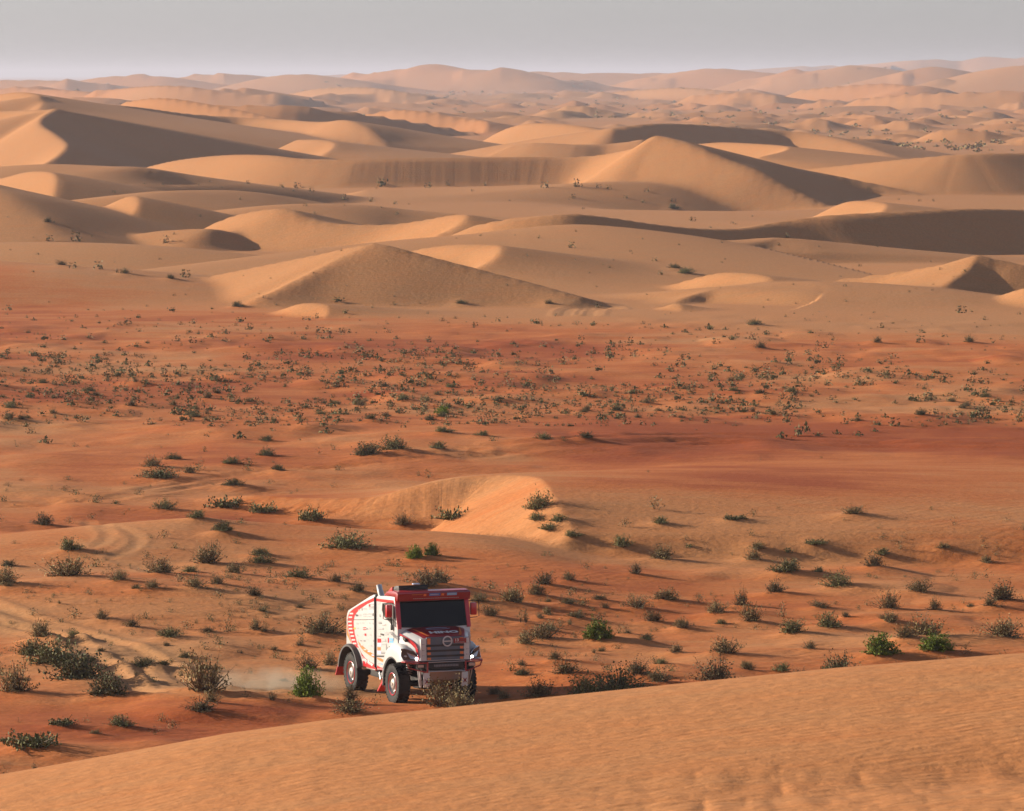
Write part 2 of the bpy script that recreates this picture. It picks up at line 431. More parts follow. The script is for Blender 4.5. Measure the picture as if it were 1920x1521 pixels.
# ------------------------------------------------------------------ materials
def new_mat(name):
    m = bpy.data.materials.new(name); m.use_nodes = True
    nt = m.node_tree; b = nt.nodes['Principled BSDF']
    return m, nt, b
def node(nt, t, **kw):
    n = nt.nodes.new(t)
    for k, v in kw.items():
        if k.startswith('i_'): n.inputs[k[2:].replace('_', ' ')].default_value = v
        else: setattr(n, k, v)
    return n

def sand_material():
    m, nt, b = new_mat('sand'); L = nt.links.new
    b.inputs['Roughness'].default_value = .95
    b.inputs['Specular IOR Level'].default_value = .15
    geo = node(nt, 'ShaderNodeNewGeometry')
    red = node(nt, 'ShaderNodeAttribute', attribute_name='red')
    slip = node(nt, 'ShaderNodeAttribute', attribute_name='slip')
    fgm = node(nt, 'ShaderNodeAttribute', attribute_name='rough')
    # colour
    n1 = node(nt, 'ShaderNodeTexNoise'); n1.inputs['Scale'].default_value = .8; n1.inputs['Detail'].default_value = 6; n1.inputs['Roughness'].default_value = .65
    mp = node(nt, 'ShaderNodeMapping'); mp.inputs['Scale'].default_value = (.5, 1.6, 1.0)
    L(geo.outputs['Position'], mp.inputs['Vector']); L(mp.outputs[0], n1.inputs['Vector'])
    ma = node(nt, 'ShaderNodeMath', operation='MULTIPLY_ADD'); ma.inputs[1].default_value = .60; 
    sub = node(nt, 'ShaderNodeMath', operation='SUBTRACT'); sub.inputs[1].default_value = .5
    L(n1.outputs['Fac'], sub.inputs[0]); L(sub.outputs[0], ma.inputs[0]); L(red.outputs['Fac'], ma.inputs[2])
    cr = node(nt, 'ShaderNodeValToRGB')
    e = cr.color_ramp.elements
    e[0].position = 0.0; e[0].color = (.49, .238, .098, 1)
    e[1].position = 1.0; e[1].color = (.36, .072, .013, 1)
    q = e.new(.35); q.color = (.55, .218, .075, 1)
    q = e.new(.65); q.color = (.53, .155, .038, 1)
    L(ma.outputs[0], cr.inputs['Fac'])
    n2 = node(nt, 'ShaderNodeTexNoise'); n2.inputs['Scale'].default_value = 6.0; n2.inputs['Detail'].default_value = 5
    L(geo.outputs['Position'], n2.inputs['Vector'])
    mix = node(nt, 'ShaderNodeMix', data_type='RGBA', blend_type='MULTIPLY'); mix.inputs['Factor'].default_value = .42
    cr2 = node(nt, 'ShaderNodeValToRGB'); cr2.color_ramp.elements[0].color = (.55, .55, .55, 1); cr2.color_ramp.elements[0].position = .3; cr2.color_ramp.elements[1].color = (1.15, 1.15, 1.15, 1); cr2.color_ramp.elements[1].position = .7
    L(n2.outputs['Fac'], cr2.inputs['Fac']); L(cr.outputs[0], mix.inputs['A']); L(cr2.outputs[0], mix.inputs['B'])
    L(mix.outputs['Result'], b.inputs['Base Color'])
    # wind ripples, masked in patches; finer on the near dune
    def ripples(scale, rot, dist):
        mpp = node(nt, 'ShaderNodeMapping'); mpp.inputs['Rotation'].default_value = (0, 0, rot)
        wv = node(nt, 'ShaderNodeTexWave', bands_direction='X'); wv.inputs['Scale'].default_value = scale; wv.inputs['Distortion'].default_value = dist; wv.inputs['Detail'].default_value = 2; wv.inputs['Detail Scale'].default_value = .7
        L(geo.outputs['Position'], mpp.inputs['Vector']); L(mpp.outputs[0], wv.inputs['Vector'])
        return wv
    w1 = ripples(1.3, math.radians(74), 9.0)
    w2 = ripples(.50, math.radians(40), 7.0)
    mmx = node(nt, 'ShaderNodeAttribute', attribute_name='ripple')
    wmix = node(nt, 'ShaderNodeMix', data_type='FLOAT')
    L(fgm.outputs['Fac'], wmix.inputs['Factor']); L(w2.outputs['Fac'], wmix.inputs['A']); L(w1.outputs['Fac'], wmix.inputs['B'])
    b1 = node(nt, 'ShaderNodeBump'); b1.inputs['Distance'].default_value = .05
    L(mmx.outputs['Fac'], b1.inputs['Strength']); L(wmix.outputs[0], b1.inputs['Height'])
    b2 = node(nt, 'ShaderNodeBump'); b2.inputs['Distance'].default_value = .085; b2.inputs['Strength'].default_value = .45
    n4 = node(nt, 'ShaderNodeTexNoise'); n4.inputs['Scale'].default_value = 3.2; n4.inputs['Detail'].default_value = 7; n4.inputs['Roughness'].default_value = .62
    L(geo.outputs['Position'], n4.inputs['Vector'])
    L(n4.outputs['Fac'], b2.inputs['Height']); L(b1.outputs[0], b2.inputs['Normal'])
    # avalanche streaks
    al = node(nt, 'ShaderNodeAttribute', attribute_name='along')
    cb = node(nt, 'ShaderNodeCombineXYZ'); L(al.outputs['Fac'], cb.inputs['X'])
    n5 = node(nt, 'ShaderNodeTexNoise'); n5.inputs['Scale'].default_value = 2.2; n5.inputs['Detail'].default_value = 3
    L(cb.outputs[0], n5.inputs['Vector'])
    b3 = node(nt, 'ShaderNodeBump'); b3.inputs['Distance'].default_value = .03
    L(slip.outputs['Fac'], b3.inputs['Strength']); L(n5.outputs['Fac'], b3.inputs['Height']); L(b2.outputs[0], b3.inputs['Normal'])
    L(b3.outputs[0], b.inputs['Normal'])
    return m
M = {}
# ------------------------------------------------------------------ desert shrubs
def leaf_mat(name, c1, c2, tr=.25):
    m, nt, b = new_mat(name); L = nt.links.new
    b.inputs['Roughness'].default_value = .7; b.inputs['Specular IOR Level'].default_value = .2
    g = node(nt, 'ShaderNodeNewGeometry'); oi = node(nt, 'ShaderNodeObjectInfo')
    mx = node(nt, 'ShaderNodeMix', data_type='RGBA'); mx.inputs['A'].default_value = (*c1, 1); mx.inputs['B'].default_value = (*c2, 1)
    L(g.outputs['Random Per Island'], mx.inputs['Factor'])
    hs = node(nt, 'ShaderNodeHueSaturation')
    mr = node(nt, 'ShaderNodeMapRange'); mr.inputs['To Min'].default_value = .6; mr.inputs['To Max'].default_value = 1.55
    L(oi.outputs['Random'], mr.inputs['Value']); L(mr.outputs[0], hs.inputs['Value']); L(mx.outputs['Result'], hs.inputs['Color'])
    L(hs.outputs[0], b.inputs['Base Color'])
    return m
M['leaf_dry'] = leaf_mat('dry_leaves', (.27, .20, .085), (.14, .115, .050))
M['leaf_olive'] = leaf_mat('olive_leaves', (.19, .18, .070), (.10, .105, .040))
M['leaf_green'] = leaf_mat('bright_green_leaves', (.21, .27, .030), (.095, .150, .016))
M['leaf_grey'] = leaf_mat('straw_leaves', (.30, .23, .11), (.17, .14, .065))
M['twig'] = leaf_mat('twigs', (.13, .085, .045), (.075, .048, .028))

def shrub_geo(seed, kind):
    """Twigs and leaves of one bush about 1 m wide and h high; returns (twig verts, faces, leaf verts, faces)."""
    r = random.Random(seed)
    P = dict(dry=(130, .55, 11, .029, .95), olive=(140, .42, 14, .031, 1.15), green=(190, .62, 26, .040, 1.0), sprawl=(70, .30, 15, .046, 1.25), tuft=(34, .62, 9, .040, .65), straw=(140, .50, 7, .028, .9))[kind]
    n, h, nl, ls, spread = P
    tv, tf, lv, lf = [], [], [], []
    subs = [(r.uniform(-.20, .20), r.uniform(-.20, .20), r.uniform(.6, 1.0)) for _ in range(5)] if kind != 'green' else [(0, 0, 1.0), (.12, .05, .9), (-.12, -.05, .9)]
    for i in range(n):
        sx, sy, sc = r.choice(subs)
        az = r.uniform(0, 2 * math.pi)
        if kind == 'green': el = math.asin(r.random() ** .8)
        elif kind == 'sprawl': el = r.uniform(.05, .75)
        elif kind == 'tuft': el = r.uniform(.6, 1.45)
        else: el = r.uniform(.12, 1.4) * .95
        ln = .5 * sc * r.uniform(.55, 1.0) * (1.0 if kind != 'green' else r.uniform(.85, 1.0) * 1.1)
        dh = math.cos(el) * spread; dz = math.sin(el) * h * 2
        p0 = Vector((sx * .5, sy * .5, -.03))
        pts = []
        bend = r.uniform(-.12, .22); side = r.uniform(-.15, .15)
        for k in range(4):
            t = k / 3
            a2 = az + side * t
            pts.append(p0 + Vector((math.cos(a2) * dh * ln * t, math.sin(a2) * dh * ln * t, dz * ln * t * (1 + bend * (1 - t)) + .0)) + Vector((r.uniform(-.012, .012), r.uniform(-.012, .012), 0)) * k)
        w0 = .007 * (1 if kind != 'sprawl' else 1.4)
        b = len(tv)
        for k, p in enumerate(pts):
            w = w0 * (1 - .25 * k)
            d = Vector((-math.sin(az), math.cos(az), 0)) * w
            tv.extend([p - d, p + d, p + Vector((0, 0, w * 1.6))])
        for k in range(3):
            o = b + 3 * k
            tf.extend([(o, o + 1, o + 4, o + 3), (o + 1, o + 2, o + 5, o + 4), (o + 2, o, o + 3, o + 5)])
        for q in range(nl):
            t = 1 - r.random() ** (1.6 if kind in ('green', 'olive') else 1.25) * .85
            seg = min(int(t * 3), 2); f = t * 3 - seg
            p = pts[seg].lerp(pts[seg + 1], f) + Vector((r.gauss(0, .022), r.gauss(0, .022), r.gauss(0, .018)))
            if p.z < 0: p.z = abs(p.z) * .3
            d = Vector((r.gauss(0, 1), r.gauss(0, 1), r.gauss(.5, .8))).normalized()
            u = d.cross(Vector((r.gauss(0, 1), r.gauss(0, 1), r.gauss(0, 1)))).normalized()
            L_ = ls * r.uniform(.6, 1.3); W_ = L_ * r.uniform(.28, .45)
            c = len(lv)
            lv.extend([p, p + d * L_ * .5 + u * W_, p + d * L_, p + d * L_ * .5 - u * W_])
            lf.append((c, c + 1, c + 2, c + 3))
    return tv, tf, lv, lf
LEAF = dict(dry='leaf_dry', olive='leaf_olive', green='leaf_green', sprawl='leaf_olive', tuft='leaf_dry', straw='leaf_grey')
HGT = dict(dry=.55, olive=.42, green=.62, sprawl=.30, tuft=.62, straw=.5)
def raw_mesh(name, v, f, mats, mi=None):
    m = bpy.data.meshes.new(name)
    m.from_pydata([tuple(q) for q in v], [], f)
    for q in mats: m.materials.append(M[q])
    if mi is not None: m.polygons.foreach_set('material_index', np.array(mi, np.int32))
    m.update()
    return m
PROTO = {}
for kind in LEAF:
    for var in range(4 if kind in ('dry', 'olive') else 3):
        tv, tf, lv, lf = shrub_geo(1000 + 17 * var + sum(map(ord, kind)), kind)
        stem = raw_mesh('stems', tv, tf, ['twig']); fol = raw_mesh('foliage', lv, lf, [LEAF[kind]])
        both = raw_mesh('shrub', tv + lv, tf + [tuple(i + len(tv) for i in q) for q in lf], ['twig', LEAF[kind]], [0] * len(tf) + [1] * len(lf))
        PROTO[kind, var] = (stem, fol, both)

# (frame x, frame y of the foot, width in frame pixels, height / width or 0, kind)
S = []
def sh(kind, *items):
    for it in items: S.append((it[0], it[1], it[2], it[3] if len(it) > 3 else 0, kind))
sh('dry', (129,1088,95,.45), (222,1093,38), (8,1103,60,.6), (275,1048,18), (307,1009,20), (390,1063,60,.7), (300,1083,75,.42), (340,1090,25), (366,1110,50), (285,1108,36), (410,1100,36), (440,1083,46), (412,1122,22), (476,1122,36), (505,1094,24), (533,1095,20),
   (628,1096,32), (553,1106,20), (586,1130,22), (618,1120,24), (62,1155,18), (139,1160,26), (192,1165,34), (250,1180,34), (291,1172,14), (350,1180,24), (388,1190,36,.3), (78,1202,55,.7), (608,1196,100,.38), (22,1305,80,.75), (385,1305,92,.85), (398,1325,40,.7), (380,1340,80,.3), (578,1262,44,.7),
   (303,1355,22), (323,1368,24), (180,1380,30,.4), (672,1115,42), (962,1138,62,.65), (898,1135,36), (868,1132,24), (920,1110,26), (1005,1122,46,.65), (1022,1102,44), (1066,1092,32), (1070,1118,22), (1122,1130,38,.3), (1064,1140,44,.3), (1250,1132,60,.5), (918,1160,40), (1027,1158,30), (1082,1165,48,.35), (1122,1170,26), (1225,1172,44), (1275,1180,34),
   (1018,1205,70,.5), (986,1214,44), (1042,1242,36), (1066,1272,72,.4), (1200,1275,60), (1018,1318,72,.55), (930,1308,40), (1232,1290,60), (836,1334,96,.60), (858,1347,90,.6), (657,1345,84,.34), (660,1320,42,.9), (1412,1055,40), (1420,1035,44,.4), (1642,1068,46), (1850,1060,36), (1452,1118,50), (1724,1116,52), (1878,1132,72,.6), (1858,1142,34), (1264,1134,24), (1311,1135,20), (1388,1140,36,.95), (1343,1157,54,.45),
   (1666,1148,46,.8), (1755,1150,34,.8), (1408,1172,46,.8), (1282,1184,30), (1742,1200,96,.42), (1670,1172,46), (1700,1205,50), (1878,1206,84,.45), (1358,1233,64,.5), (1270,1228,34), (1518,1220,28), (1402,1260,32), (1335,1288,100,.5), (1776,1250,40,.35), (80,990,50), (172,974,18), (130,982,18), (290,880,46), (355,892,34), (1227,955,26,.7), (1172,988,22), (1240,1055,52,.65), (1602,970,50,.35), (1412,968,20), (758,990,46,.5), (600,1080,24), (1768,1032,36,.35))
sh('straw', (800,1108,70,.5), (825,1105,55,.6), (764,1092,24), (1194,1147,50,.5), (478,1186,34,.7), (620,1255,40,.8), (1192,1080,30,.8), (1538,1146,50,.3), (1500,1278,50,.35), (660,1296,34,.5), (426,1188,20,.9), (946,1318,34,.6), (1680,1262,36,.5), (426,1086,20), (1466,1158,18,1.2))
sh('olive', (130,1037,42,.6), (15,1065,30), (180,1063,26), (356,1076,30), (488,1046,40,.35), (490,1064,44,.35), (560,1090,50), (650,1032,82,.36), (443,1019,18), (417,1004,34), (318,1200,46), (412,1208,24), (607,1158,22), (100,1250,96,.5), (150,1280,112,.5), (200,1312,76,.6), (58,1236,60,.5), (270,1258,50), (224,1368,48), (1166,1030,38,.6), (1212,1205,30), (1102,1322,84,.5), (1160,1314,104,.45), (1478,1078,56,.46), (1572,1106,50,.5), (1573,1270,60,.6), (1552,1182,48,.6), (1485,1192,46,.6), (1466,1264,36),
   (418,1005,34), (308,960,44), (370,975,34), (440,915,46,.3), (300,900,72,.26), (467,872,20), (465,882,18), (520,885,28), (635,882,18), (690,858,52,.5), (740,850,48,.5), (822,845,34,.4), (500,858,32), (325,865,30), (435,874,34), (180,942,22), (142,928,22), (128,900,16), (5,940,20), (85,832,24), (500,830,28), (450,823,26), (612,813,24), (905,820,28), (925,827,18), (830,815,36,.3), (1012,960,50,.6), (1006,980,36), (1050,985,36), (1030,1000,36), (1072,1010,34), (1238,985,30), (1465,822,22), (1497,818,16,1), (1512,812,16,1), (1535,818,16), (1570,815,16), (1610,818,18), (1640,810,14), (1020,827,28), (1057,827,14), (1100,825,30), (1655,1043,30), (1238,1248,28), (1260,1262,22), (980,1272,34), (958,1258,26), (370,882,24),
   (1415,612,40,.35), (632,566,26), (865,572,34,.3), (445,578,34,.45), (715,350,24,.75), (1262,392,28,.5), (1285,515,36,.4), (1265,505,30,.35))
sh('sprawl', (62,1408,84,.45), (14,1392,30), (93,1398,24), (425,955,52,.5), (492,965,38,.7), (583,980,42,.8), (850,977,48,.6), (116,1365,44,.5), (1376,978,34,.4), (217,945,16), (1530,1025,36,.35), (1478,1040,20), (1294,1026,18))
sh('green', (778,1050,34,.72), (810,1046,32,.75), (576,1312,56,.95), (1121,1208,58,.65), (1652,1234,72,.55), (1755,1228,66,.52), (1835,1238,24,.8), (1402,1168,16,.9), (212,918,14,.7), (830,778,30,.45))
sh('tuft', (460,1315,22), (510,1320,34), (543,1322,20), (564,1325,12), (704,1320,20,1.1), (163,1355,20), (292,1378,22), (36,1355,14), (65,1452,30,.6), (8,1455,20), (1100,1092,14), (1137,1098,14), (1098,1116,12), (1150,1115,14), (982,1172,30,.9), (955,1245,20), (1132,1246,14), (1378,1178,14), (1610,1255,14), (1812,1232,24), (1884,1238,26), (1408,1004,16), (1692,1010,18), (1844,1028,20), (1872,1028,16), (1848,1084,24), (1786,1082,18), (748,1082,20), (2,978,18), (232,966,12), (95,920,14), (30,838,16), (55,813,14), (600,852,16), (1460,955,12), (1410,1005,18), (1790,985,20), (1888,978,16))
for it in ((465,345,14), (530,352,14), (555,353,18), (582,360,14), (645,375,18), (695,378,16), (740,383,12), (805,352,18), (840,347,14), (910,348,12), (1025,352,20), (1080,350,24), (1120,352,14), (1075,372,16), (1140,355,14), (1175,372,12), (1205,380,12), (1260,378,14), (1297,415,16), (1215,360,12),
           (90,418,28), (90,452,20), (145,452,26), (310,455,24), (1070,465,20), (1010,447,10), (1230,490,14), (1475,445,14), (1460,460,10), (115,500,30), (140,503,20), (188,505,26), (220,512,14), (235,515,30), (345,520,24), (320,525,30), (740,572,12), (595,597,16), (1120,576,18), (1030,572,30), (1655,615,18), (1800,587,26), (1845,600,14), (1722,643,24), (1818,645,34), (1645,645,28), (1425,655,36), (1240,515,14), (1340,645,20)):
    sh('dry', it)
NMAN = len(S)
# scatter over the plain: dense on the left and middle, thin towards the red fan
rs = random.Random(77)
def dens(x, y):
    if y < 600: return .10 * (x < 700) * (y > 560) + .03
    if y < 800:
        d = math.exp(-((y - 725) / 70) ** 2) * (1.0 if x < 1250 else max(.18, 1 - (x - 1250) / 420)) + .18
        if x > 1300 and 690 < y < 800: d = max(d, .55)
        return d
    if y < 950: return .13 if x < 900 else .02
    if y < 1060: return .10
    return .75
tries = 0
while len(S) < NMAN + 4300 and tries < 110000:
    tries += 1
    x = rs.uniform(-40, 1960)
    y = rs.uniform(580, 800) if rs.random() < .72 else rs.uniform(800, 1330)
    D_ = CAMZ * FPX / (y - 140); xw = (x - 960) / FPX * D_
    cl = float(vnoise(np.array([xw / 6.5]), np.array([D_ / 14.0]), 71)[0]) * .65 + float(vnoise(np.array([xw / 2.2]), np.array([D_ / 4.0]), 72)[0]) * .35
    if rs.random() > dens(x, y) * min(1.6, max(.05, (cl - .32) * 4.5)): continue
    if y > 1000 and (y > 1240 - (x - 500) * .0 and x > 560 and x < 960): continue
    if y > 1345 - x * .085 + 30: continue
    big = rs.random()
    D_ = CAMZ * FPX / (y - 140)
    wm = (.16 + .36 * big ** 2) if y > 800 else (.16 + .66 * big ** 3)
    S.append((x, y, wm * FPX / D_, rs.uniform(.32, .6), rs.choice(['dry', 'dry', 'dry', 'olive', 'tuft', 'straw'] if y > 800 else ['dry', 'dry', 'olive', 'olive', 'tuft'])))
for it in range(140):   # a few on the dune belt
    S.append((rs.uniform(0, 1920), rs.uniform(340, 600), rs.uniform(4, 10), .5, 'dry'))

# where each one stands
PL = []
for i, (x, y, w, hr, kind) in enumerate(S):
    p = ground_probe(x, y, 95)
    if p is None: continue
    X, Y, zq = p
    if i >= NMAN:
        if Y > 2500 or (Y < 400 and abs(X - TX) < 2.2 and abs(Y - TY) < 3.6): continue
        c = np.searchsorted(COLS, X / np.interp(Y, ROWS, ROWK)); rr_ = np.searchsorted(ROWS, Y)
        if Y > 400 and SLIP[min(rr_, NR - 1), min(c, NC - 1)] > .2: continue
        if 205 < Y < 235 and -6 < X < 3: continue
    W = w * Y / FPX * (((1.5 if kind != 'green' else 1.22) if Y < 330 else 1.1) if i < NMAN else 1.12)
    PL.append((w, X, Y, W, hr, kind, i < NMAN, i))
# each label: size, shape, kind and what the bush stands by; only their place in the picture tells the members of one set apart
KINDW = dict(dry='dry brown bush', olive='olive-green leafy shrub', straw='straw-coloured feathery bush', tuft='upright tuft of bare twigs', sprawl='sprawling grey-green shrub', green='bright green dense bush')
def where(x, y):
    cr = float(np.interp(x, cx_, cy_))
    if y > cr - 42: return 'close behind the foreground dune crest'
    if y > 1120:
        if x < 420: return 'beside the pale wheel tracks'
        if x < 640: return 'on pale sand behind the truck'
        if x < 920: return 'close to the truck'
        return 'on the red flat between truck and foreground dune' if y > 1150 else 'at the lower edge of the pale sand apron'
    if y > 940:
        if x >= 980: return 'on the pale sand apron beside the hollow'
        if x < 330: return 'on the red bank around the looping tracks'
        if y < 1000: return 'along the rim of the sand hollow'
        return 'on open red sand between truck and hollow'
    if y > 800: return 'along the old track across the plain' if x < 1120 else 'on the bare dark red fan'
    if y > 740: return 'on the near edge of the dense scrub belt'
    if y > 670: return 'in the middle of the dense scrub belt'
    if y > 600: return 'on the far edge of the red plain'
    return 'on the pale dunes behind the plain'
def label_of(x, y, W, hr, kind):
    if kind == 'sprawl' and 945 < y < 985 and x < 900: return 'sprawling shrub clinging to the steep face of the sand hollow', 'shrubs on the hollow face'
    size = 'large' if W > 1.35 else ('mid-sized' if W > .8 else ('small' if W > .5 else 'tiny'))
    shape = 'flat' if hr < .40 else ('rounded' if hr < .62 else 'tall')
    if kind == 'tuft': shape = ''
    w = where(x, y)
    l = ' '.join((size + ' ' + shape + ' ' + KINDW[kind] + ' ' + w).split())
    return l, KINDW[kind] + ' ' + w
OWN = {
 (836, 1334): 'dry brown bush directly in front of the truck bumper',
 (858, 1347): 'wide dry bush on the sand bank before the truck front wheels',
 (660, 1320): 'twiggy dry bush in front of the truck rear wheel',
 (657, 1345): 'low wide dry bush on the sand ridge before the rear wheel',
 (704, 1320): 'small forked twig sprig between the truck front and rear wheels',
 (576, 1312): 'bright green upright bush behind the truck, beside the pale dust',
 (778, 1050): 'bright green ball-shaped bush, the nearer of a pair on bare red sand',
 (810, 1046): 'bright green ball-shaped bush, the farther of a pair on bare red sand',
 (1121, 1208): 'lone yellow-green dense bush on open red sand, casting a long shadow',
 (1652, 1234): 'widest bright green bush, just behind the foreground dune crest',
 (1755, 1228): 'bright green double-domed bush with a dark dry bush behind it',
 (1835, 1238): 'small round bright green bush close to the foreground dune crest',
 (608, 1196): 'long wide dry bush right behind the truck cargo box',
 (150, 1280): 'largest olive shrub of the big clump beside the pale wheel tracks',
 (100, 1250): 'broad olive shrub at the back of the big clump by the wheel tracks',
 (200, 1312): 'olive shrub at the shaded end of the big clump by the wheel tracks',
 (385, 1305): 'tall rounded dry bush standing alone below the end of the wheel tracks',
 (650, 1032): 'broad flat olive shrub alone on bare red sand before the hollow',
 (62, 1408): 'sprawling grey-green shrub with long branches near the foreground dune foot',
 (1160, 1314): 'broad olive shrub against the foreground dune crest, right of its twin',
 (1335, 1288): 'broad dry bush half hidden by the foreground dune crest',
 (715, 350): 'large round dark shrub alone at the foot of the long dune ridge',
 (1415, 612): 'dark mounded shrub with a sand tail at the foot of a smooth dune',
 (690, 858): 'olive shrub at the start of a pair beside the old track on the plain',
 (740, 850): 'olive shrub at the end of a pair beside the old track on the plain',
 (830, 778): 'dark green rounded bush among dry bushes on the far red plain',
}
PL.sort(key=lambda q: -q[0] - (1000 if q[6] and q[0] > 30 else 0))
NIND = 298
rp = random.Random(3)
NAME = dict(dry='dry_bush', olive='olive_shrub', straw='straw_bush', tuft='twig_tuft', sprawl='sprawling_shrub', green='green_bush')
# sand banked up round the larger bushes (part of the ground sheet)
def sand_mounds():
    global H
    for (w, X, Y, W, hr, kind, man, i) in PL[:NIND]:
        if W < .5 or (abs(X - TX) < 2.4 and abs(Y - TY) < 4): continue
        R_ = W * .8
        r0, r1 = np.searchsorted(ROWS, [Y - R_ * 3, Y + R_ * 3]); k = np.interp(Y, ROWS, ROWK)
        c0, c1 = np.searchsorted(COLS, [(X - R_ * 3) / k, (X + R_ * 4) / k])
        if r1 - r0 < 2 or c1 - c0 < 2: continue
        sl = (slice(r0, r1), slice(c0, c1))
        dx = GX[sl] - X; dy = GY[sl] - Y
        dx = np.where(dx > 0, dx * .55, dx)                       # tail on the lee side
        H[sl] += (min(.16, W * .12) * np.exp(-(dx * dx + dy * dy) / (R_ * R_ * .55))).astype(np.float32)
def plant_all():
    vs, fs, ms, nv_ = [], [], [], 0
    big = {}
    for n, (w, X, Y, W, hr, kind, man, i) in enumerate(PL):
        hr2 = hr if hr else HGT[kind] * rp.uniform(.85, 1.15)
        sz = (W * hr2) / HGT[kind]
        zq = zg(X, Y) - .02 * W
        rz = rp.uniform(0, 6.28)
        var = rp.randrange(4 if kind in ('dry', 'olive') else 3)
        if n < NIND:
            stem, fol, both = PROTO[kind, var]
            if w >= 24:
                o = bpy.data.objects.new(NAME[kind], None); o.empty_display_size = .3
                for nm, me_ in (('stems', stem), ('foliage', fol)):
                    c = bpy.data.objects.new(nm, me_); COL.objects.link(c); c.parent = o
            else:
                o = bpy.data.objects.new(NAME[kind], both)
            COL.objects.link(o)
            o.location = (X, Y, zq); o.scale = (W, W, sz); o.rotation_euler = (0, 0, rz)
            key = (S[i][0], S[i][1])
            lab, grp = label_of(S[i][0], S[i][1], W, hr2, kind)
            if man and key in OWN: tag(o, OWN[key], 'bush')
            else: tag(o, lab, 'bush', grp)
        else:
            big.setdefault(kind, []).append((X, Y, zq, W, sz, rz))
    return big
def scrub(items, name, label):
    """The small bushes nobody could count, as one sheet of twigs and leaves."""
    V = []; F = []; MI = []; nv_ = 0
    for (X, Y, zq, W, sz, rz, kind) in items:
        kk = kind + '_fine' if (Y < 265 and kind + '_fine' in SC_) else kind
        lv, lf, mi = SC_[kk]
        c, s_ = math.cos(rz), math.sin(rz)
        A = np.empty_like(lv)
        A[:, 0] = (lv[:, 0] * c - lv[:, 1] * s_) * W + X; A[:, 1] = (lv[:, 0] * s_ + lv[:, 1] * c) * W + Y; A[:, 2] = lv[:, 2] * sz + zq
        V.append(A); F.append(lf + nv_); MI.append(mi); nv_ += len(A)
    V = np.concatenate(V).astype(np.float32); F = np.concatenate(F).astype(np.int32); MI = np.concatenate(MI).astype(np.int32)
    m = bpy.data.meshes.new(name)
    m.vertices.add(len(V)); m.vertices.foreach_set('co', V.ravel())
    m.loops.add(F.size); m.loops.foreach_set('vertex_index', F.ravel())
    m.polygons.add(len(F)); m.polygons.foreach_set('loop_start', np.arange(0, F.size, 4, dtype=np.int32))
    for q in ('leaf_dry', 'leaf_olive', 'twig', 'leaf_grey'): m.materials.append(M[q])
    m.polygons.foreach_set('material_index', MI)
    m.update(calc_edges=True)
    o = bpy.data.objects.new(name, m); o['kind'] = 'stuff'; o['label'] = label; COL.objects.link(o)
SC_ = {}
def coarse(kind, mi, nleaf, ls, seed, suf=''):
    r = random.Random(seed); v = []; f = []
    h = HGT[kind] if kind in HGT else .5
    for q in range(nleaf):
        az = r.uniform(0, 6.28); el = r.uniform(.05, 1.45); t = .5 * r.random() ** .8
        p = Vector((math.cos(az) * math.cos(el) * t, math.sin(az) * math.cos(el) * t, math.sin(el) * t * 2 * h))
        d = Vector((r.gauss(0, 1), r.gauss(0, 1), r.gauss(.5, .8))).normalized(); u = d.cross(Vector((r.gauss(0, 1), r.gauss(0, 1), r.gauss(0, 1)))).normalized()
        L_ = ls * r.uniform(.6, 1.3); b = len(v)
        v += [tuple(p), tuple(p + d * L_ * .5 + u * L_ * .3), tuple(p + d * L_), tuple(p + d * L_ * .5 - u * L_ * .3)]
        f.append((b, b + 1, b + 2, b + 3))
    SC_[kind + suf] = (np.array(v), np.array(f), np.full(len(f), mi))
coarse('dry', 0, 44, .18, 1); coarse('olive', 1, 46, .18, 2); coarse('straw', 3, 50, .14, 3); coarse('tuft', 0, 40, .16, 4); coarse('sprawl', 1, 80, .13, 5); coarse('far', 0, 16, .38, 6)
for k_, m_ in (('dry', 0), ('olive', 1), ('straw', 3), ('tuft', 0)): coarse(k_, m_, 140 if k_ != 'tuft' else 70, .078, 50 + len(k_), '_fine')
sand_mounds()
# -- redness of the sand: iron-red plain, pale dunes, pale drift streaks
n1 = fbm(GX / 11, GY / 15, 4, 51); n2 = fbm(GX / 50, GY / 45, 3, 52); n3 = fbm(GX / 4, GY / 3.2, 3, 53)
RED = 0.62 + .9 * n1 + .5 * n2 + .5 * n3
RED = RED + .46 * np.exp(-((GY - 262) / 26) ** 2) * sstep(-6, 10, GX)          # base colour turned darker and redder right of the hollow
RED = RED + .12 * np.exp(-((GY - 355 + GX * .6) / 16) ** 2)
RED = RED - .18 * np.exp(-((GY - 290 - GX * .15) / 9) ** 2)
edge = 405 - 1.35 * np.clip(GX, -60, 60)
RED = RED * (1 - .85 * sstep(-25, 30, GY - edge + n2 * 50)) + .08 * sstep(-20, 30, GY - edge)
ap_ = np.exp(-(((GX - 5.5) / 10) ** 2 + ((GY - 207) / 8) ** 2) ** 2); RED = RED * (1 - .85 * ap_) + .20 * ap_   # peach sand apron
RED = RED - .42 * np.exp(-(((GX + 6.3) / 4.0) ** 2 + ((GY - 160.5) / 2.6) ** 2))    # churned pale sand behind the truck
RED = RED * (1 - .85 * DUNE) + .10 * DUNE
RED = RED + sstep(1200, 1700, GY) * (.02 + .4 * fbm(GX / 90, GY / 160, 3, 61))
RED = RED - .9 * TRK
RED = np.where(FG, .27 + .06 * n3, RED)
RED = np.clip(RED, 0, 1).astype(np.float32)
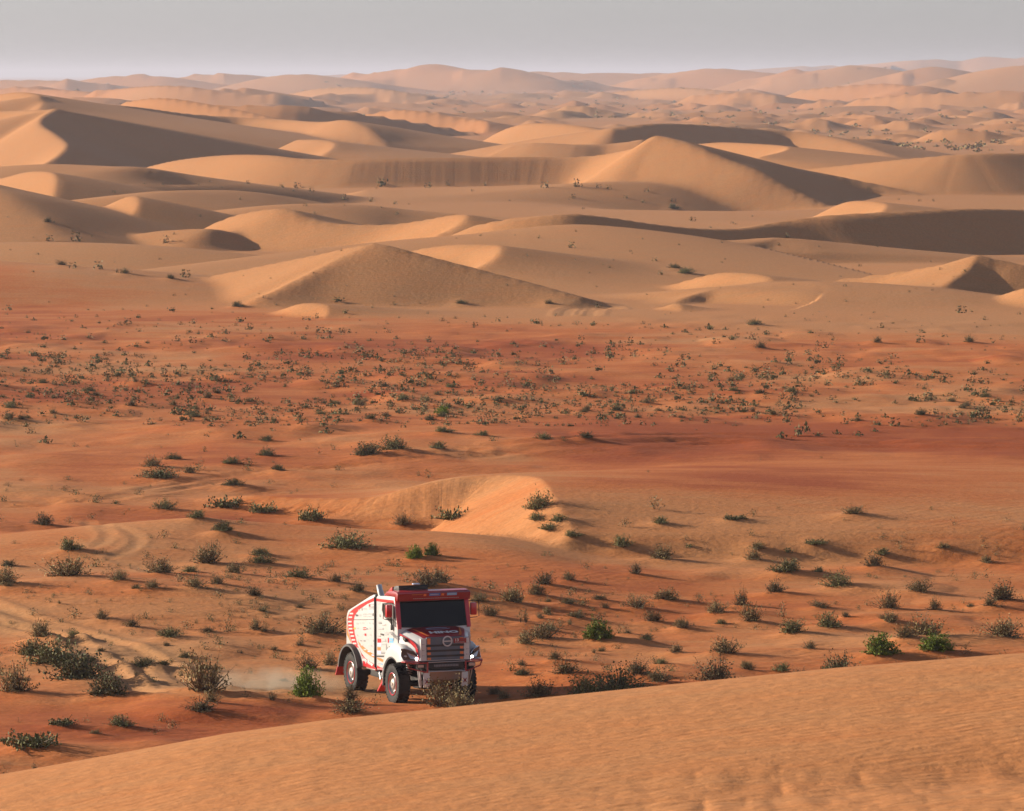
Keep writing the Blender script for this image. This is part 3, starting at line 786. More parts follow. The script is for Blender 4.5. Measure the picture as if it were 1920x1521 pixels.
RIP = np.where(FG, .08 * sstep(70.5, 66, GY) * (.5 + 1.2 * vnoise(GX / 1.5, GY / 3, 91)), .14 * sstep(-.02, .12, fbm(GX / 12, GY / 12, 2, 92)) * (1 - sstep(240, 275, GY)) * (1 - np.clip(DUNE, 0, 1)) * (1 - .8 * np.exp(-((((GX - 5.0) / 9) ** 2 + ((GY - 208) / 9) ** 2)) ** 2)))

nv = NR * NC
co = np.empty((nv, 3), np.float32)
co[:, 0] = GX.ravel(); co[:, 1] = GY.ravel(); co[:, 2] = H.ravel()
i0 = (np.arange(NR - 1)[:, None] * NC + np.arange(NC - 1)[None, :]).ravel()
quads = np.stack([i0, i0 + 1, i0 + 1 + NC, i0 + NC], 1).astype(np.int32)
me = bpy.data.meshes.new('sand_ground')
me.vertices.add(nv); me.vertices.foreach_set('co', co.ravel())
me.loops.add(quads.size); me.loops.foreach_set('vertex_index', quads.ravel())
me.polygons.add(len(quads)); me.polygons.foreach_set('loop_start', np.arange(0, quads.size, 4, dtype=np.int32))
me.polygons.foreach_set('use_smooth', np.ones(len(quads), bool))
me.update(calc_edges=True)
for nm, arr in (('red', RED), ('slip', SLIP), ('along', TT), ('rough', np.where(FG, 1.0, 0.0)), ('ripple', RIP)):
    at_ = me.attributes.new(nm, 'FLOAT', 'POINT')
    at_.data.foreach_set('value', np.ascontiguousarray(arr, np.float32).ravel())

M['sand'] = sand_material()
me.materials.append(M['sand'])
ground = bpy.data.objects.new('sand_ground', me)
ground['kind'] = 'structure'
COL.objects.link(ground)

# ------------------------------------------------------------------ haze
def haze_box():
    bm = bmesh.new()
    bmesh.ops.create_cube(bm, size=1.0)
    mh = bpy.data.meshes.new('haze')
    x0, x1, y0, y1, z0, z1 = -17500, 17500, -60, 46000, HZ0, HZ1
    for v in bm.verts:
        v.co = (x1 if v.co.x > 0 else x0, y1 if v.co.y > 0 else y0, z1 if v.co.z > 0 else z0)
    bm.to_mesh(mh); bm.free()
    m = bpy.data.materials.new('haze_air'); m.use_nodes = True
    nt = m.node_tree; nt.nodes.clear()
    o = nt.nodes.new('ShaderNodeOutputMaterial'); v = nt.nodes.new('ShaderNodeVolumePrincipled')
    v.inputs['Color'].default_value = (.80, .80, .94, 1)
    v.inputs['Density'].default_value = HAZE
    v.inputs['Anisotropy'].default_value = .2
    nt.links.new(v.outputs[0], o.inputs['Volume'])
    mh.materials.append(m)
    h = bpy.data.objects.new('haze', mh); h['kind'] = 'stuff'; h['label'] = 'pale dusty haze in the air over the desert'
    COL.objects.link(h)
HAZE = 0.00009
HZ0, HZ1 = float(H.min()) - 1.0, max(float(H.max()), CAMZ) + 4.0
haze_box()
print('terrain', NR, NC, 'z', H.min(), H.max())
# ------------------------------------------------------------------ generic builders
def tag(o, label, cat, group=None):
    o['label'] = label; o['category'] = cat
    if group: o['group'] = group
    return o
def mesh_obj(name, bm, mats, parent=None, smooth=None):
    m = bpy.data.meshes.new(name)
    bmesh.ops.recalc_face_normals(bm, faces=bm.faces[:])
    bm.to_mesh(m); bm.free()
    for q in (mats if isinstance(mats, (list, tuple)) else [mats]): m.materials.append(q)
    if smooth is not None:
        m.polygons.foreach_set('use_smooth', np.ones(len(m.polygons), bool))
        m.set_sharp_from_angle(angle=math.radians(smooth))
    o = bpy.data.objects.new(name, m); COL.objects.link(o)
    if parent is not None: o.parent = parent
    return o
def paint(name, col, rough=.35, metal=0.0, coat=0.0, dust=.25, emit=None):
    m, nt, b = new_mat(name); L = nt.links.new
    b.inputs['Roughness'].default_value = rough; b.inputs['Metallic'].default_value = metal
    b.inputs['Coat Weight'].default_value = coat; b.inputs['Coat Roughness'].default_value = .12
    tc = node(nt, 'ShaderNodeTexCoord')
    n = node(nt, 'ShaderNodeTexNoise'); n.inputs['Scale'].default_value = 3.2; n.inputs['Detail'].default_value = 6
    L(tc.outputs['Object'], n.inputs['Vector'])
    cr = node(nt, 'ShaderNodeValToRGB'); cr.color_ramp.elements[0].position = .42; cr.color_ramp.elements[1].position = .8
    L(n.outputs['Fac'], cr.inputs['Fac'])
    mu = node(nt, 'ShaderNodeMath', operation='MULTIPLY'); mu.inputs[1].default_value = dust
    L(cr.outputs[0], mu.inputs[0])
    mx = node(nt, 'ShaderNodeMix', data_type='RGBA'); mx.inputs['A'].default_value = (*col, 1); mx.inputs['B'].default_value = (.50, .27, .13, 1)
    L(mu.outputs[0], mx.inputs['Factor']); L(mx.outputs['Result'], b.inputs['Base Color'])
    if emit:
        b.inputs['Emission Color'].default_value = (1, .97, .9, 1); b.inputs['Emission Strength'].default_value = emit
    return m
M['white'] = paint('white_paint', (.62, .62, .615), .3, coat=.5, dust=.14)
M['red'] = paint('red_paint', (.55, .012, .022), .3, coat=.6, dust=.06)
M['darkred'] = paint('dark_red_paint', (.30, .010, .018), .35, coat=.5, dust=.06)
M['flap'] = paint('red_rubber', (.50, .004, .012), .5, dust=.05)
M['orange'] = paint('orange_film', (.85, .22, .05), .35, coat=.4, dust=.1)
M['blue'] = paint('blue_film', (.06, .20, .55), .35, coat=.4, dust=.05)
M['sky_film'] = paint('light_blue_film', (.20, .50, .80), .35, dust=.05)
M['lilac'] = paint('lilac_film', (.52, .58, .78), .35, dust=.05)
M['yellow'] = paint('yellow_film', (.85, .45, .06), .4, dust=.05)
M['grey_mark'] = paint('grey_print', (.22, .22, .23), .5, dust=.05)
M['dark_mark'] = paint('dark_print', (.035, .035, .04), .5, dust=.05)
M['light_mark'] = paint('pale_grey_print', (.42, .43, .44), .5, dust=.05)
M['faint_mark'] = paint('faint_print', (.58, .58, .58), .5, dust=.05)
M['bright'] = paint('white_print', (.85, .85, .85), .4, dust=.0)
M['steel_grey'] = paint('blue_grey_panel', (.09, .12, .16), .4, dust=.15)
M['plastic'] = paint('black_plastic', (.018, .018, .019), .55, dust=.10)
M['flare'] = paint('grey_black_fender', (.045, .044, .046), .6, dust=.12)
M['rubber'] = paint('tyre_rubber', (.014, .0135, .0135), .85, dust=.07)
M['chassis'] = paint('chassis_black', (.010, .0095, .009), .7, dust=.08)
M['metal'] = paint('bare_aluminium', (.55, .55, .54), .35, metal=.9, dust=.3)
M['chrome'] = paint('chrome', (.8, .8, .8), .12, metal=1.0, dust=.05)
M['hub'] = paint('hub_grey', (.35, .34, .33), .5, metal=.4, dust=.45)
M['glass'] = paint('tinted_glass', (.004, .0045, .006), .05, dust=.008)
M['glass'].node_tree.nodes['Principled BSDF'].inputs['IOR'].default_value = 1.33
M['side_glass'] = paint('side_glass', (.03, .035, .035), .06, dust=.04)
M['lens'] = paint('lamp_lens', (.03, .03, .035), .08, coat=1, dust=.03)
M['drl'] = paint('lamp_reflector', (.45, .45, .47), .2, metal=.6, dust=.05)
M['lamp'] = paint('lit_lamp', (.9, .9, .85), .3, dust=0, emit=5.0)
M['silver'] = paint('silver_paint', (.62, .63, .65), .3, metal=.25, dust=.05)
M['tube_red'] = paint('red_tube', (.40, .03, .03), .4, coat=.3, dust=.2)

def b_box(bm, x0, x1, y0, y1, z0, z1, mi=0, bev=0.0):
    g = bmesh.ops.create_cube(bm, size=1.0)
    for v in g['verts']:
        v.co = (x0 + (x1 - x0) * (v.co.x + .5), y0 + (y1 - y0) * (v.co.y + .5), z0 + (z1 - z0) * (v.co.z + .5))
    fs = set(f for v in g['verts'] for f in v.link_faces)
    for f in fs: f.material_index = mi
    if bev:
        es = list(set(e for v in g['verts'] for e in v.link_edges))
        bmesh.ops.bevel(bm, geom=es, offset=bev, segments=2, affect='EDGES', profile=.6)
def b_prism(bm, poly, y0, y1, mi=0, bev=0.0):
    """Polygon in (x, z) extruded from y0 to y1."""
    a = [bm.verts.new((x, y0, z)) for x, z in poly]; b = [bm.verts.new((x, y1, z)) for x, z in poly]
    n = len(poly)
    fs = [bm.faces.new(a), bm.faces.new(b[::-1])]
    for i in range(n): fs.append(bm.faces.new((a[i], b[i], b[(i + 1) % n], a[(i + 1) % n])))
    for f in fs: f.material_index = mi
    bmesh.ops.recalc_face_normals(bm, faces=fs)
    if bev:
        es = list(set(list(fs[0].edges) + list(fs[1].edges)))
        bmesh.ops.bevel(bm, geom=es, offset=bev, segments=2, affect='EDGES', profile=.6)
    return fs
def b_tube(bm, pts, r, seg=8, mi=0, cap=True):
    pts = [Vector(p) for p in pts]; rings = []
    up = Vector((0, 0, 1))
    for i, p in enumerate(pts):
        d = (pts[min(i + 1, len(pts) - 1)] - pts[max(i - 1, 0)]).normalized()
        u = d.cross(up if abs(d.z) < .95 else Vector((1, 0, 0))).normalized(); w = d.cross(u)
        rr = r[i] if isinstance(r, (list, tuple)) else r
        rings.append([bm.verts.new(p + (u * math.cos(2 * math.pi * k / seg) + w * math.sin(2 * math.pi * k / seg)) * rr) for k in range(seg)])
    for a, b in zip(rings[:-1], rings[1:]):
        for k in range(seg):
            f = bm.faces.new((a[k], a[(k + 1) % seg], b[(k + 1) % seg], b[k])); f.material_index = mi; f.smooth = True
    if cap:
        for q in (rings[0][::-1], rings[-1]): bm.faces.new(q).material_index = mi
def b_lathe(bm, prof, seg, mi=0, close=False, axis='Y'):
    """prof: (radius, y)."""
    rings = []
    for r, y in prof:
        rings.append([bm.verts.new((r * math.cos(2 * math.pi * k / seg), y, r * math.sin(2 * math.pi * k / seg))) for k in range(seg)])
    pr = list(zip(rings[:-1], rings[1:])) + ([(rings[-1], rings[0])] if close else [])
    for a, b in pr:
        for k in range(seg):
            f = bm.faces.new((a[k], a[(k + 1) % seg], b[(k + 1) % seg], b[k])); f.material_index = mi
    return rings
def loft(bm, secs, mi=0, caps=True):
    rs = [[bm.verts.new(p) for p in s] for s in secs]
    for a, b in zip(rs[:-1], rs[1:]):
        for k in range(len(a) - 1):
            bm.faces.new((a[k], a[k + 1], b[k + 1], b[k])).material_index = mi
    if caps:
        for q in (rs[0], rs[-1]):
            try: bm.faces.new(q).material_index = mi
            except ValueError: pass
    return rs

# ------------------------------------------------------------------ the rally truck (x forward, y to its left, z up, front axle at x = 0)
YAW = math.radians(22)
wx, wy, _ = at(734.6, 1322.6, TRUCK_D)
TS = 62.0 * TRUCK_D / FPX
tz = zg(wx, wy)
truck = bpy.data.objects.new('rally_truck', None)
truck.empty_display_size = .5
COL.objects.link(truck)
tag(truck, 'white and red bonneted rally truck driving across red sand towards the dune', 'truck')
th = -math.pi / 2 + YAW
# the right front tyre's outer face sits under its place in the picture
off = Matrix.Rotation(th, 3, 'Z') @ Vector((0, -1.27 * TS, 0))
truck.scale = (TS, TS, TS)
truck.location = (wx - off.x, wy - off.y, -0.05)
truck.rotation_euler = (math.radians(0), math.radians(0), th)

def part(name, bm, mats, parent=truck, smooth=35): return mesh_obj(name, bm, mats, parent, smooth)

def zs(u, v):
    """Point of the truck's flank (x, z) from the enlarged flank sketch."""
    px, py = 600 + u / 5.647, 1080 + v / 5.647
    X = ((px - 734.6) / 62.0 - .056) / .375
    return X, (1322.6 + 5.75 * X - py) / 61.7

HW = 1.20
# --- cargo box
def arc(cx, cz, r, a0, a1, n): return [(cx + r * math.cos(math.radians(a0 + (a1 - a0) * i / n)), cz + r * math.sin(math.radians(a0 + (a1 - a0) * i / n))) for i in range(n + 1)]
RX = -3.62
bm = bmesh.new()
poly = [(-1.56, .97), (-1.56, 3.17), (-1.72, 3.21), (-2.05, 3.13), (-3.98, 2.53), (-4.10, 2.42), (-4.15, 2.28), (-4.17, 1.30)] + arc(RX, .62, .84, 128, 12, 14) + [(-2.72, .97)]
b_prism(bm, poly, -HW, HW, 0, .035)
box = part('cargo_box', bm, M['white'], smooth=30)
def decal(name, poly, mat, off=.004, y=-HW, parent=box):
    bm = bmesh.new()
    f = bm.faces.new([bm.verts.new((x, y - off, z)) for x, z in poly])
    r = bmesh.ops.extrude_face_region(bm, geom=[f])
    for v in [e for e in r['geom'] if isinstance(e, bmesh.types.BMVert)]: v.co.y += .003
    return part(name, bm, mat, parent, smooth=None)
Z = lambda pts: [zs(u, v) for u, v in pts]
# red swoosh, orange flash, dashes
red_out = [(572, 222), (480, 262), (400, 300), (320, 345), (272, 385), (255, 430), (250, 480), (258, 560), (276, 640), (300, 715), (318, 758)]
red_in = [(380, 768), (352, 690), (334, 620), (322, 540), (320, 480), (330, 430), (352, 392), (400, 345), (480, 296), (572, 262)]
decal('red_band', Z(red_out + red_in), M['red'])
for u, v in ((295, 397), (283, 436), (277, 484), (281, 524), (286, 561), (295, 601), (306, 640), (318, 681), (331, 720)):
    decal('white_dash', Z([(u - 20, v - 8), (u + 22, v - 8), (u + 22, v + 9), (u - 20, v + 9)]), M['white'], .008)
decal('orange_flash', Z([(243, 500), (256, 590), (276, 660), (298, 735), (262, 660), (243, 630)]), M['orange'])
decal('orange_ribbon', Z([(366, 690), (402, 728), (455, 772), (515, 815), (574, 850), (574, 884), (505, 850), (440, 806), (392, 752)]), M['orange'])
for u, v in ((418, 736), (450, 786), (495, 806), (540, 846)):
    decal('ribbon_patch', Z([(u - 14, v - 8), (u + 16, v - 4), (u + 20, v + 9), (u - 10, v + 6)]), M['white'] if u < 480 else M['lilac'], .008)
decal('red_skirt', Z([(384, 772), (412, 826), (450, 875), (510, 920), (574, 950), (574, 1000), (500, 985), (432, 962), (425, 900), (408, 830)]), M['red'])
bm = bmesh.new(); b_prism(bm, Z([(243, 462), (578, 462), (578, 468), (243, 468)]), -HW - .006, -HW + .01)
part('panel_joint', bm, M['plastic'], box, None)
bm = bmesh.new(); b_box(bm, -1.60, -1.55, -HW - .012, HW + .012, .96, 3.19); part('pillar_seal', bm, M['flare'], box, None)
# sponsor marks: unreadable at this distance, little printed strokes
rm = random.Random(5)
def marks(cells, y, parent, zf=None):
    for (u, v, w, h, mt) in cells:
        bm = bmesh.new()
        n = max(2, int(w / 8)) * 2
        top = rm.uniform(.25, .5)
        lo = [bm.verts.new((X, y, z)) for X, z in Z([(u + w * i / n, v + h) for i in range(n + 1)])]
        mi_ = [bm.verts.new((X, y, z)) for X, z in Z([(u + w * i / n, v + h * (1 - top)) for i in range(n + 1)])]
        for i in range(n):
            bm.faces.new((lo[i], lo[i + 1], mi_[i + 1], mi_[i]))
            if i % 2 == 0:
                P = Z([(u + w * i / n, v + h * rm.uniform(0, .3)), (u + w * (i + 1) / n, v + h * rm.uniform(0, .3))])
                a, b = [bm.verts.new((X, y, z)) for X, z in P]
                bm.faces.new((mi_[i], mi_[i + 1], b, a))
        part('sponsor_mark', bm, M[mt], parent, None)
cells = [(345, 402, 32, 26, 'dark_mark'), (385, 403, 28, 24, 'light_mark'), (428, 396, 46, 20, 'light_mark'), (430, 425, 44, 10, 'light_mark'), (482, 396, 44, 18, 'light_mark'), (482, 424, 44, 14, 'light_mark'), (536, 392, 30, 36, 'grey_mark'),
         (414, 326, 12, 40, 'grey_mark'), (434, 340, 46, 16, 'light_mark'), (374, 352, 24, 16, 'light_mark'), (496, 338, 70, 18, 'light_mark')]
for r, (v, cnt) in enumerate(((490, 6), (550, 5), (618, 6), (678, 6), (734, 5))):
    for c in range(cnt):
        u = 350 + c * 38 + r * 4 + rm.uniform(-4, 4)
        if u < 560: cells.append((u, v + rm.uniform(-4, 6), rm.uniform(16, 30), rm.uniform(10, 22), rm.choice(['light_mark', 'light_mark', 'grey_mark', 'faint_mark'])))
marks(cells, -HW - .006, box)
for nm, pts, mt in (('dark_plate', [(496, 296), (566, 296), (566, 335), (496, 335)], 'grey_mark'), ('plate_field', [(520, 302), (556, 302), (556, 326), (520, 326)], 'white'), ('plate_dot', [(500, 304), (514, 304), (514, 322), (500, 322)], 'red'),
                    ('yellow_disc', [(332 + 12 * math.cos(a), 558 + 12 * math.sin(a)) for a in np.linspace(0, 6.0, 12)], 'yellow'),
                    ('red_badge', [(448, 614), (468, 614), (468, 640), (448, 640)], 'red'), ('striped_badge', [(432, 547), (466, 547), (466, 556), (432, 556)], 'red'), ('striped_badge', [(432, 568), (466, 568), (466, 577), (432, 577)], 'red')):
    decal(nm, Z(pts), M[mt], .009 if nm in ('plate_field', 'plate_dot') else .006)

def text(body, size, mat, parent, loc, rot, name, shear=0.0, bold=0.0, sx=1.0):
    c = bpy.data.curves.new('txt', 'FONT'); c.body = body; c.size = size; c.align_x = 'CENTER'; c.align_y = 'CENTER'
    c.shear = shear; c.offset = bold; c.extrude = .002; c.resolution_u = 2
    o = bpy.data.objects.new('txt', c); COL.objects.link(o)
    bpy.context.view_layer.update()
    dg = bpy.context.evaluated_depsgraph_get()
    m = bpy.data.meshes.new_from_object(o.evaluated_get(dg))
    bpy.data.objects.remove(o); bpy.data.curves.remove(c)
    m.materials.clear(); m.materials.append(mat)
    t = bpy.data.objects.new(name, m); COL.objects.link(t); t.parent = parent
    t.location = loc; t.rotation_euler = rot; t.scale = (sx, 1, 1)
    return t
SIDE = (math.pi / 2, 0, 0)        # text on the right flank reads with x forward
x_, z_ = zs(485, 915)
text('Lindy Mover', .185, M['bright'], box, (x_ - .02, -HW - .01, z_), (math.pi / 2, .13, 0), 'lettering', .3, .004, 1.0)

# --- cab
bm = bmesh.new()
cabp = [(-1.55, .97), (-1.55, 3.14), (-1.45, 3.19), (-.35, 3.27), (.02, 3.28), (.28, 2.33), (.30, 1.45), (-.55, 1.45), (-.62, .97)]
b_prism(bm, cabp, -HW + .01, HW - .01, 0, .04)
cab = part('cab', bm, M['white'], smooth=30)
def on_cab(name, poly, mat, off=.006, parent=None): return decal(name, poly, mat, off, -HW + .01, parent or cab)
on_cab('red_roof_band', [(-1.53, 3.02), (-1.53, 3.10), (-.05, 3.17), (.02, 3.05), (-.3, 3.06)], M['red'])
on_cab('window_frame', [(-1.02, 3.0), (-.02, 3.10), (.20, 2.36), (-.20, 2.42), (-.86, 2.60), (-1.06, 2.78)], M['flare'])
w = on_cab('side_window', [(-.97, 2.96), (-.26, 3.03), (-.14, 2.45), (-.83, 2.64), (-1.00, 2.80)], M['side_glass'], .011)
on_cab('door_handle', Z([(634, 612), (664, 618), (664, 636), (634, 630)]), M['plastic'], .03)
on_cab('door_gap', Z([(775, 545), (779, 545), (779, 690), (775, 690)]), M['plastic'], .005)
on_cab('sill_gap', Z([(584, 850), (700, 850), (700, 868), (584, 868)]), M['plastic'], .005)
on_cab('red_sill', Z([(586, 955), (620, 975), (676, 988), (676, 1010), (586, 1000)]), M['red'], .005)
on_cab('orange_ribbon', Z([(586, 872), (630, 880), (680, 908), (680, 930), (630, 912), (590, 890)]), M['orange'], .005)
for pts, mt in (([(590, 668), (634, 672), (634, 712), (592, 712)], 'red'), ([(594, 716), (636, 716), (636, 752), (594, 750)], 'lilac'), ([(590, 760), (628, 762), (628, 796), (592, 796)], 'orange'),
                ([(590, 798), (630, 800), (630, 836), (592, 834)], 'lilac'), ([(708, 660), (724, 662), (724, 712), (708, 714)], 'red'), ([(725, 662), (772, 668), (772, 716), (725, 714)], 'sky_film'), ([(600, 272), (622, 272), (622, 304), (600, 304)], 'light_mark')):
    on_cab('sponsor_plate', Z(pts), M[mt], .005)
cells = [(730, 682, 36, 12, 'white'), (640, 806, 50, 26, 'grey_mark'), (640, 660, 50, 40, 'light_mark'), (600, 545, 60, 26, 'light_mark'), (670, 590, 70, 20, 'light_mark'), (675, 614, 40, 16, 'light_mark'), (748, 612, 24, 20, 'grey_mark'), (594, 630, 34, 16, 'light_mark'),
         (640, 716, 56, 20, 'light_mark'), (610, 486, 30, 24, 'grey_mark'), (645, 508, 44, 20, 'light_mark'), (618, 400, 12, 34, 'grey_mark'), (594, 925, 40, 14, 'light_mark'), (634, 935, 36, 12, 'sky_film'), (594, 988, 78, 10, 'white')]
marks(cells, -HW - .009, cab)

# windscreen and its frame
def wq(t, y): # point on the screen plane, t = 0 bottom, 1 top
    return (.28 + (.02 - .28) * t, y, 2.33 + (3.28 - 2.33) * t)
n_ = Vector((1.06, 0, .26)).normalized()
def slab(name, pts, th, mat, parent, off=.0, smooth=None):
    bm = bmesh.new()
    a = [bm.verts.new(Vector(p) + n_ * off) for p in pts]; b = [bm.verts.new(Vector(p) + n_ * (off + th)) for p in pts]
    n = len(pts)
    bm.faces.new(a[::-1]); bm.faces.new(b)
    for i in range(n): bm.faces.new((a[i], a[(i + 1) % n], b[(i + 1) % n], b[i]))
    return part(name, bm, mat, parent, smooth)
ws = slab('windscreen', [wq(.035, -1.06), wq(.0, -.4), wq(.0, .4), wq(.035, 1.06), wq(.83, 1.05), wq(.83, -1.05)], .02, M['glass'], truck, .01)
for s in (-1, 1):
    slab('pillar', [wq(-.02, s * 1.19), wq(-.02, s * 1.075), wq(.95, s * 1.05), wq(.95, s * 1.19)], .05, M['red'], cab, .0)
slab('header_band', [wq(.832, -1.06), wq(.832, 1.06), wq(.93, 1.06), wq(.93, -1.06)], .025, M['plastic'], cab, .006)
# roof visor
bm = bmesh.new()
b_prism(bm, [(-.75, 3.25), (-.70, 3.38), (-.10, 3.45), (.20, 3.43), (.30, 3.38), (.26, 3.16), (.20, 3.16), (.03, 3.28), (-.4, 3.27)], -1.19, 1.19, 0, .03)
visor = part('sun_visor', bm, M['darkred'], smooth=30)
bm = bmesh.new(); b_prism(bm, [(-.74, 3.37), (-.10, 3.455), (.19, 3.435), (.19, 3.442), (-.10, 3.462), (-.74, 3.378)], -1.15, 1.15); part('roof_skin', bm, M['red'], visor, None)
def vis(name, y0, y1, z0, z1, mat, o=.0):
    z0 += .065; z1 += .065
    f = lambda z: .30 - (3.38 - z) * (.04 / .22) + .004 + o
    bm = bmesh.new()
    a = [bm.verts.new((f(z), y, z)) for y, z in ((y0, z0), (y1, z0), (y1, z1), (y0, z1))]; bm.faces.new(a)
    r = bmesh.ops.extrude_face_region(bm, geom=bm.faces[:])
    for v in [e for e in r['geom'] if isinstance(e, bmesh.types.BMVert)]: v.co.x -= .003
    part(name, bm, mat, visor, None)
# the visor's print, from the truck's right (left in the picture) to its left
vis('gold_line', -.72, -.38, 3.285, 3.292, M['yellow'])
for y in (-.30, .28):
    vis('orange_badge', y - .045, y + .045, 3.235, 3.30, M['orange'])
vis('blue_plate', -.16, .20, 3.235, 3.312, M['blue']); vis('blue_plate', .42, .74, 3.235, 3.312, M['sky_film'])
for a, b in ((-.12, .15), (.47, .70)):
    for i in range(7):
        y = a + (b - a) * i / 7
        vis('plate_stroke', y, y + (b - a) / 11, 3.26, 3.288, M['white'], .004)
for i in range(26):
    y = -.68 + i * .058
    vis('script_stroke', y, y + .046, 3.155, 3.168, M['light_mark'])
# air scoop, antenna pod, exhaust
bm = bmesh.new(); b_prism(bm, [(-.90, 3.36), (-.52, 3.56), (-.20, 3.60), (-.16, 3.56), (-.16, 3.41), (-.90, 3.33)], -.98, -.02, 0, .03)
scoop = part('roof_scoop', bm, M['plastic'], smooth=30)
bm = bmesh.new(); b_prism(bm, [(-1.35, 3.2), (-.86, 3.42), (-.62, 3.53), (-.62, 3.34)], -1.02, -.9, 0, .01); part('scoop_side', bm, M['red'], scoop, 30)
bm = bmesh.new(); b_box(bm, -.50, -.38, -.42, -.20, 3.59, 3.63, 0, .012); part('antenna_pod', bm, M['lilac'], scoop, 30)
bm = bmesh.new()
b_tube(bm, [(-1.55, -1.0, 3.1), (-1.60, -1.02, 3.25), (-1.66, -1.03, 3.36), (-1.70, -1.04, 3.50)], [.10, .10, .09, .09], 16, cap=False)
b_tube(bm, [(-1.703, -1.04, 3.505), (-1.66, -1.03, 3.37)], [.075, .075], 16)
part('exhaust_stack', bm, M['metal'], smooth=40)
bm = bmesh.new(); b_tube(bm, [(-1.78, -1.0, 3.18), (-1.66, -1.13, 3.2), (-1.60, -1.215, 3.12), (-1.585, -1.225, 2.9), (-1.58, -1.22, .99)], .03, 8); part('air_hose', bm, M['flare'], smooth=40)

# mirrors
for s in (-1, 1):
    bm = bmesh.new()
    y0 = s * 1.25; y1 = s * 1.44
    xm = .05 if s > 0 else -.12
    b_box(bm, xm, xm + .14, min(y0, y1), max(y0, y1), 2.66, 3.04, 0, .035)
    mir = part('mirror', bm, M['red'], smooth=35)
    bm = bmesh.new()
    b_tube(bm, [(xm, s * 1.17, 3.08), (xm + .08, s * 1.36, 3.1), (xm + .08, s * 1.52, 3.08), (xm + .08, s * 1.53, 2.62), (xm + .06, s * 1.44, 2.59), (xm, s * 1.2, 2.57)], .014, 6)
    if s < 0: b_tube(bm, [(xm + .02, s * 1.26, 3.0), (xm + .02, s * 1.26, 2.6), (xm + .03, s * 1.25, 2.45), (xm + .04, s * 1.22, 2.36)], .02, 6); b_box(bm, xm, xm + .08, s * 1.24 - .03, s * 1.24 + .03, 2.26, 2.42, 0, .015)
    part('mirror_frame', bm, M['plastic'], mir, 40)

# --- bonnet
bm = bmesh.new()
secs = []
for X, zt, w in ((.24, 2.37, 1.16), (.45, 2.345, 1.11), (.75, 2.285, .99), (1.00, 2.215, .88), (1.14, 2.155, .815), (1.18, 2.08, .79), (1.22, 1.45, .77)):
    h = [(0, zt), (.35 * w, zt - .004), (.62 * w, zt - .02), (.82 * w, zt - .075), (.93 * w, zt - .16), (w, zt - .29), (w + .01, min(1.62, zt - .32)), (w + .01, 1.42)]
    if X > 1.2: h = [(0, 1.445), (.35 * w, 1.445), (.62 * w, 1.442), (.82 * w, 1.44), (.93 * w, 1.435), (w, 1.43), (w + .01, 1.425), (w + .01, 1.42)]
    secs.append([(X, -y, z) for y, z in h[::-1]] + [(X, y, z) for y, z in h[1:]])
loft(bm, secs, 0)
for f in bm.faces:
    c = f.calc_center_median()
    if c.z > 2.1 and abs(c.y) < .97 - (c.x - .3) * .32 and c.x < 1.16: f.material_index = 1
bonnet = part('bonnet', bm, [M['white'], M['darkred']], smooth=28)
for s in (-1, 1):    # red stripes running down over the shoulders
    bm = bmesh.new()
    pts = [(.32, s * 1.115, 2.17), (.6, s * 1.045, 2.08), (.85, s * .955, 1.98), (1.05, s * .88, 1.86), (1.13, s * .85, 1.70), (1.17, s * .83, 1.45)]
    a = []; b = []
    for i, (x, y, z) in enumerate(pts):
        wdt = .035 + .018 * i
        a.append(bm.verts.new((x + .012, y + s * .015, z + wdt * .7))); b.append(bm.verts.new((x + .012 - wdt * .6, y + s * .022, z - wdt * .7)))
    for i in range(len(a) - 1): bm.faces.new((a[i], a[i + 1], b[i + 1], b[i]))
    part('red_stripe', bm, M['red'], bonnet, 40)
    bm = bmesh.new()
    q = [(.30, s * .80, 2.335), (.62, s * .73, 2.285), (.95, s * .64, 2.215), (1.12, s * .56, 2.16), (1.12, s * .47, 2.163), (.9, s * .585, 2.23), (.6, s * .68, 2.297)]
    bm.faces.new([bm.verts.new((x, y, z + .006)) for x, y, z in q]); part('orange_edge', bm, M['orange'], bonnet, None)
xv, zv = zs(905, 640)
bm = bmesh.new(); b_prism(bm, [(.46, 2.03), (.46, 2.13), (.70, 2.07), (.70, 1.96)], -1.105, -1.00); part('side_vent', bm, M['plastic'], bonnet, None)
text('DENSO', .15, M['grey_mark'], bonnet, (.04, -1.203, 2.10), (math.pi / 2, .22, 0), 'lettering', 0, .004, 1.05)
text('HINO', .23, M['bright'], bonnet, (.94, .06, 2.250), (.28, 0, math.pi / 2), 'lettering', 0, .012, 1.6)
bm = bmesh.new()     # oval swoosh above the name
for k in range(26):
    if k in (6, 7, 8): continue
    a0 = 2 * math.pi * k / 26; a1 = 2 * math.pi * (k + 1) / 26
    w0 = .030 + .022 * abs(math.sin(a0 / 2))
    P = [(.60 + .09 * math.cos(a0), .0 + .40 * math.sin(a0)), (.60 + .09 * math.cos(a1), .40 * math.sin(a1)), (.60 + (.09 - w0) * math.cos(a1), (.40 - w0 * 1.6) * math.sin(a1)), (.60 + (.09 - w0) * math.cos(a0), (.40 - w0 * 1.6) * math.sin(a0))]
    bm.faces.new([bm.verts.new((x, y, 2.332 - (x - .60) * .21)) for x, y in P])
part('oval_mark', bm, M['lilac'], bonnet, None)

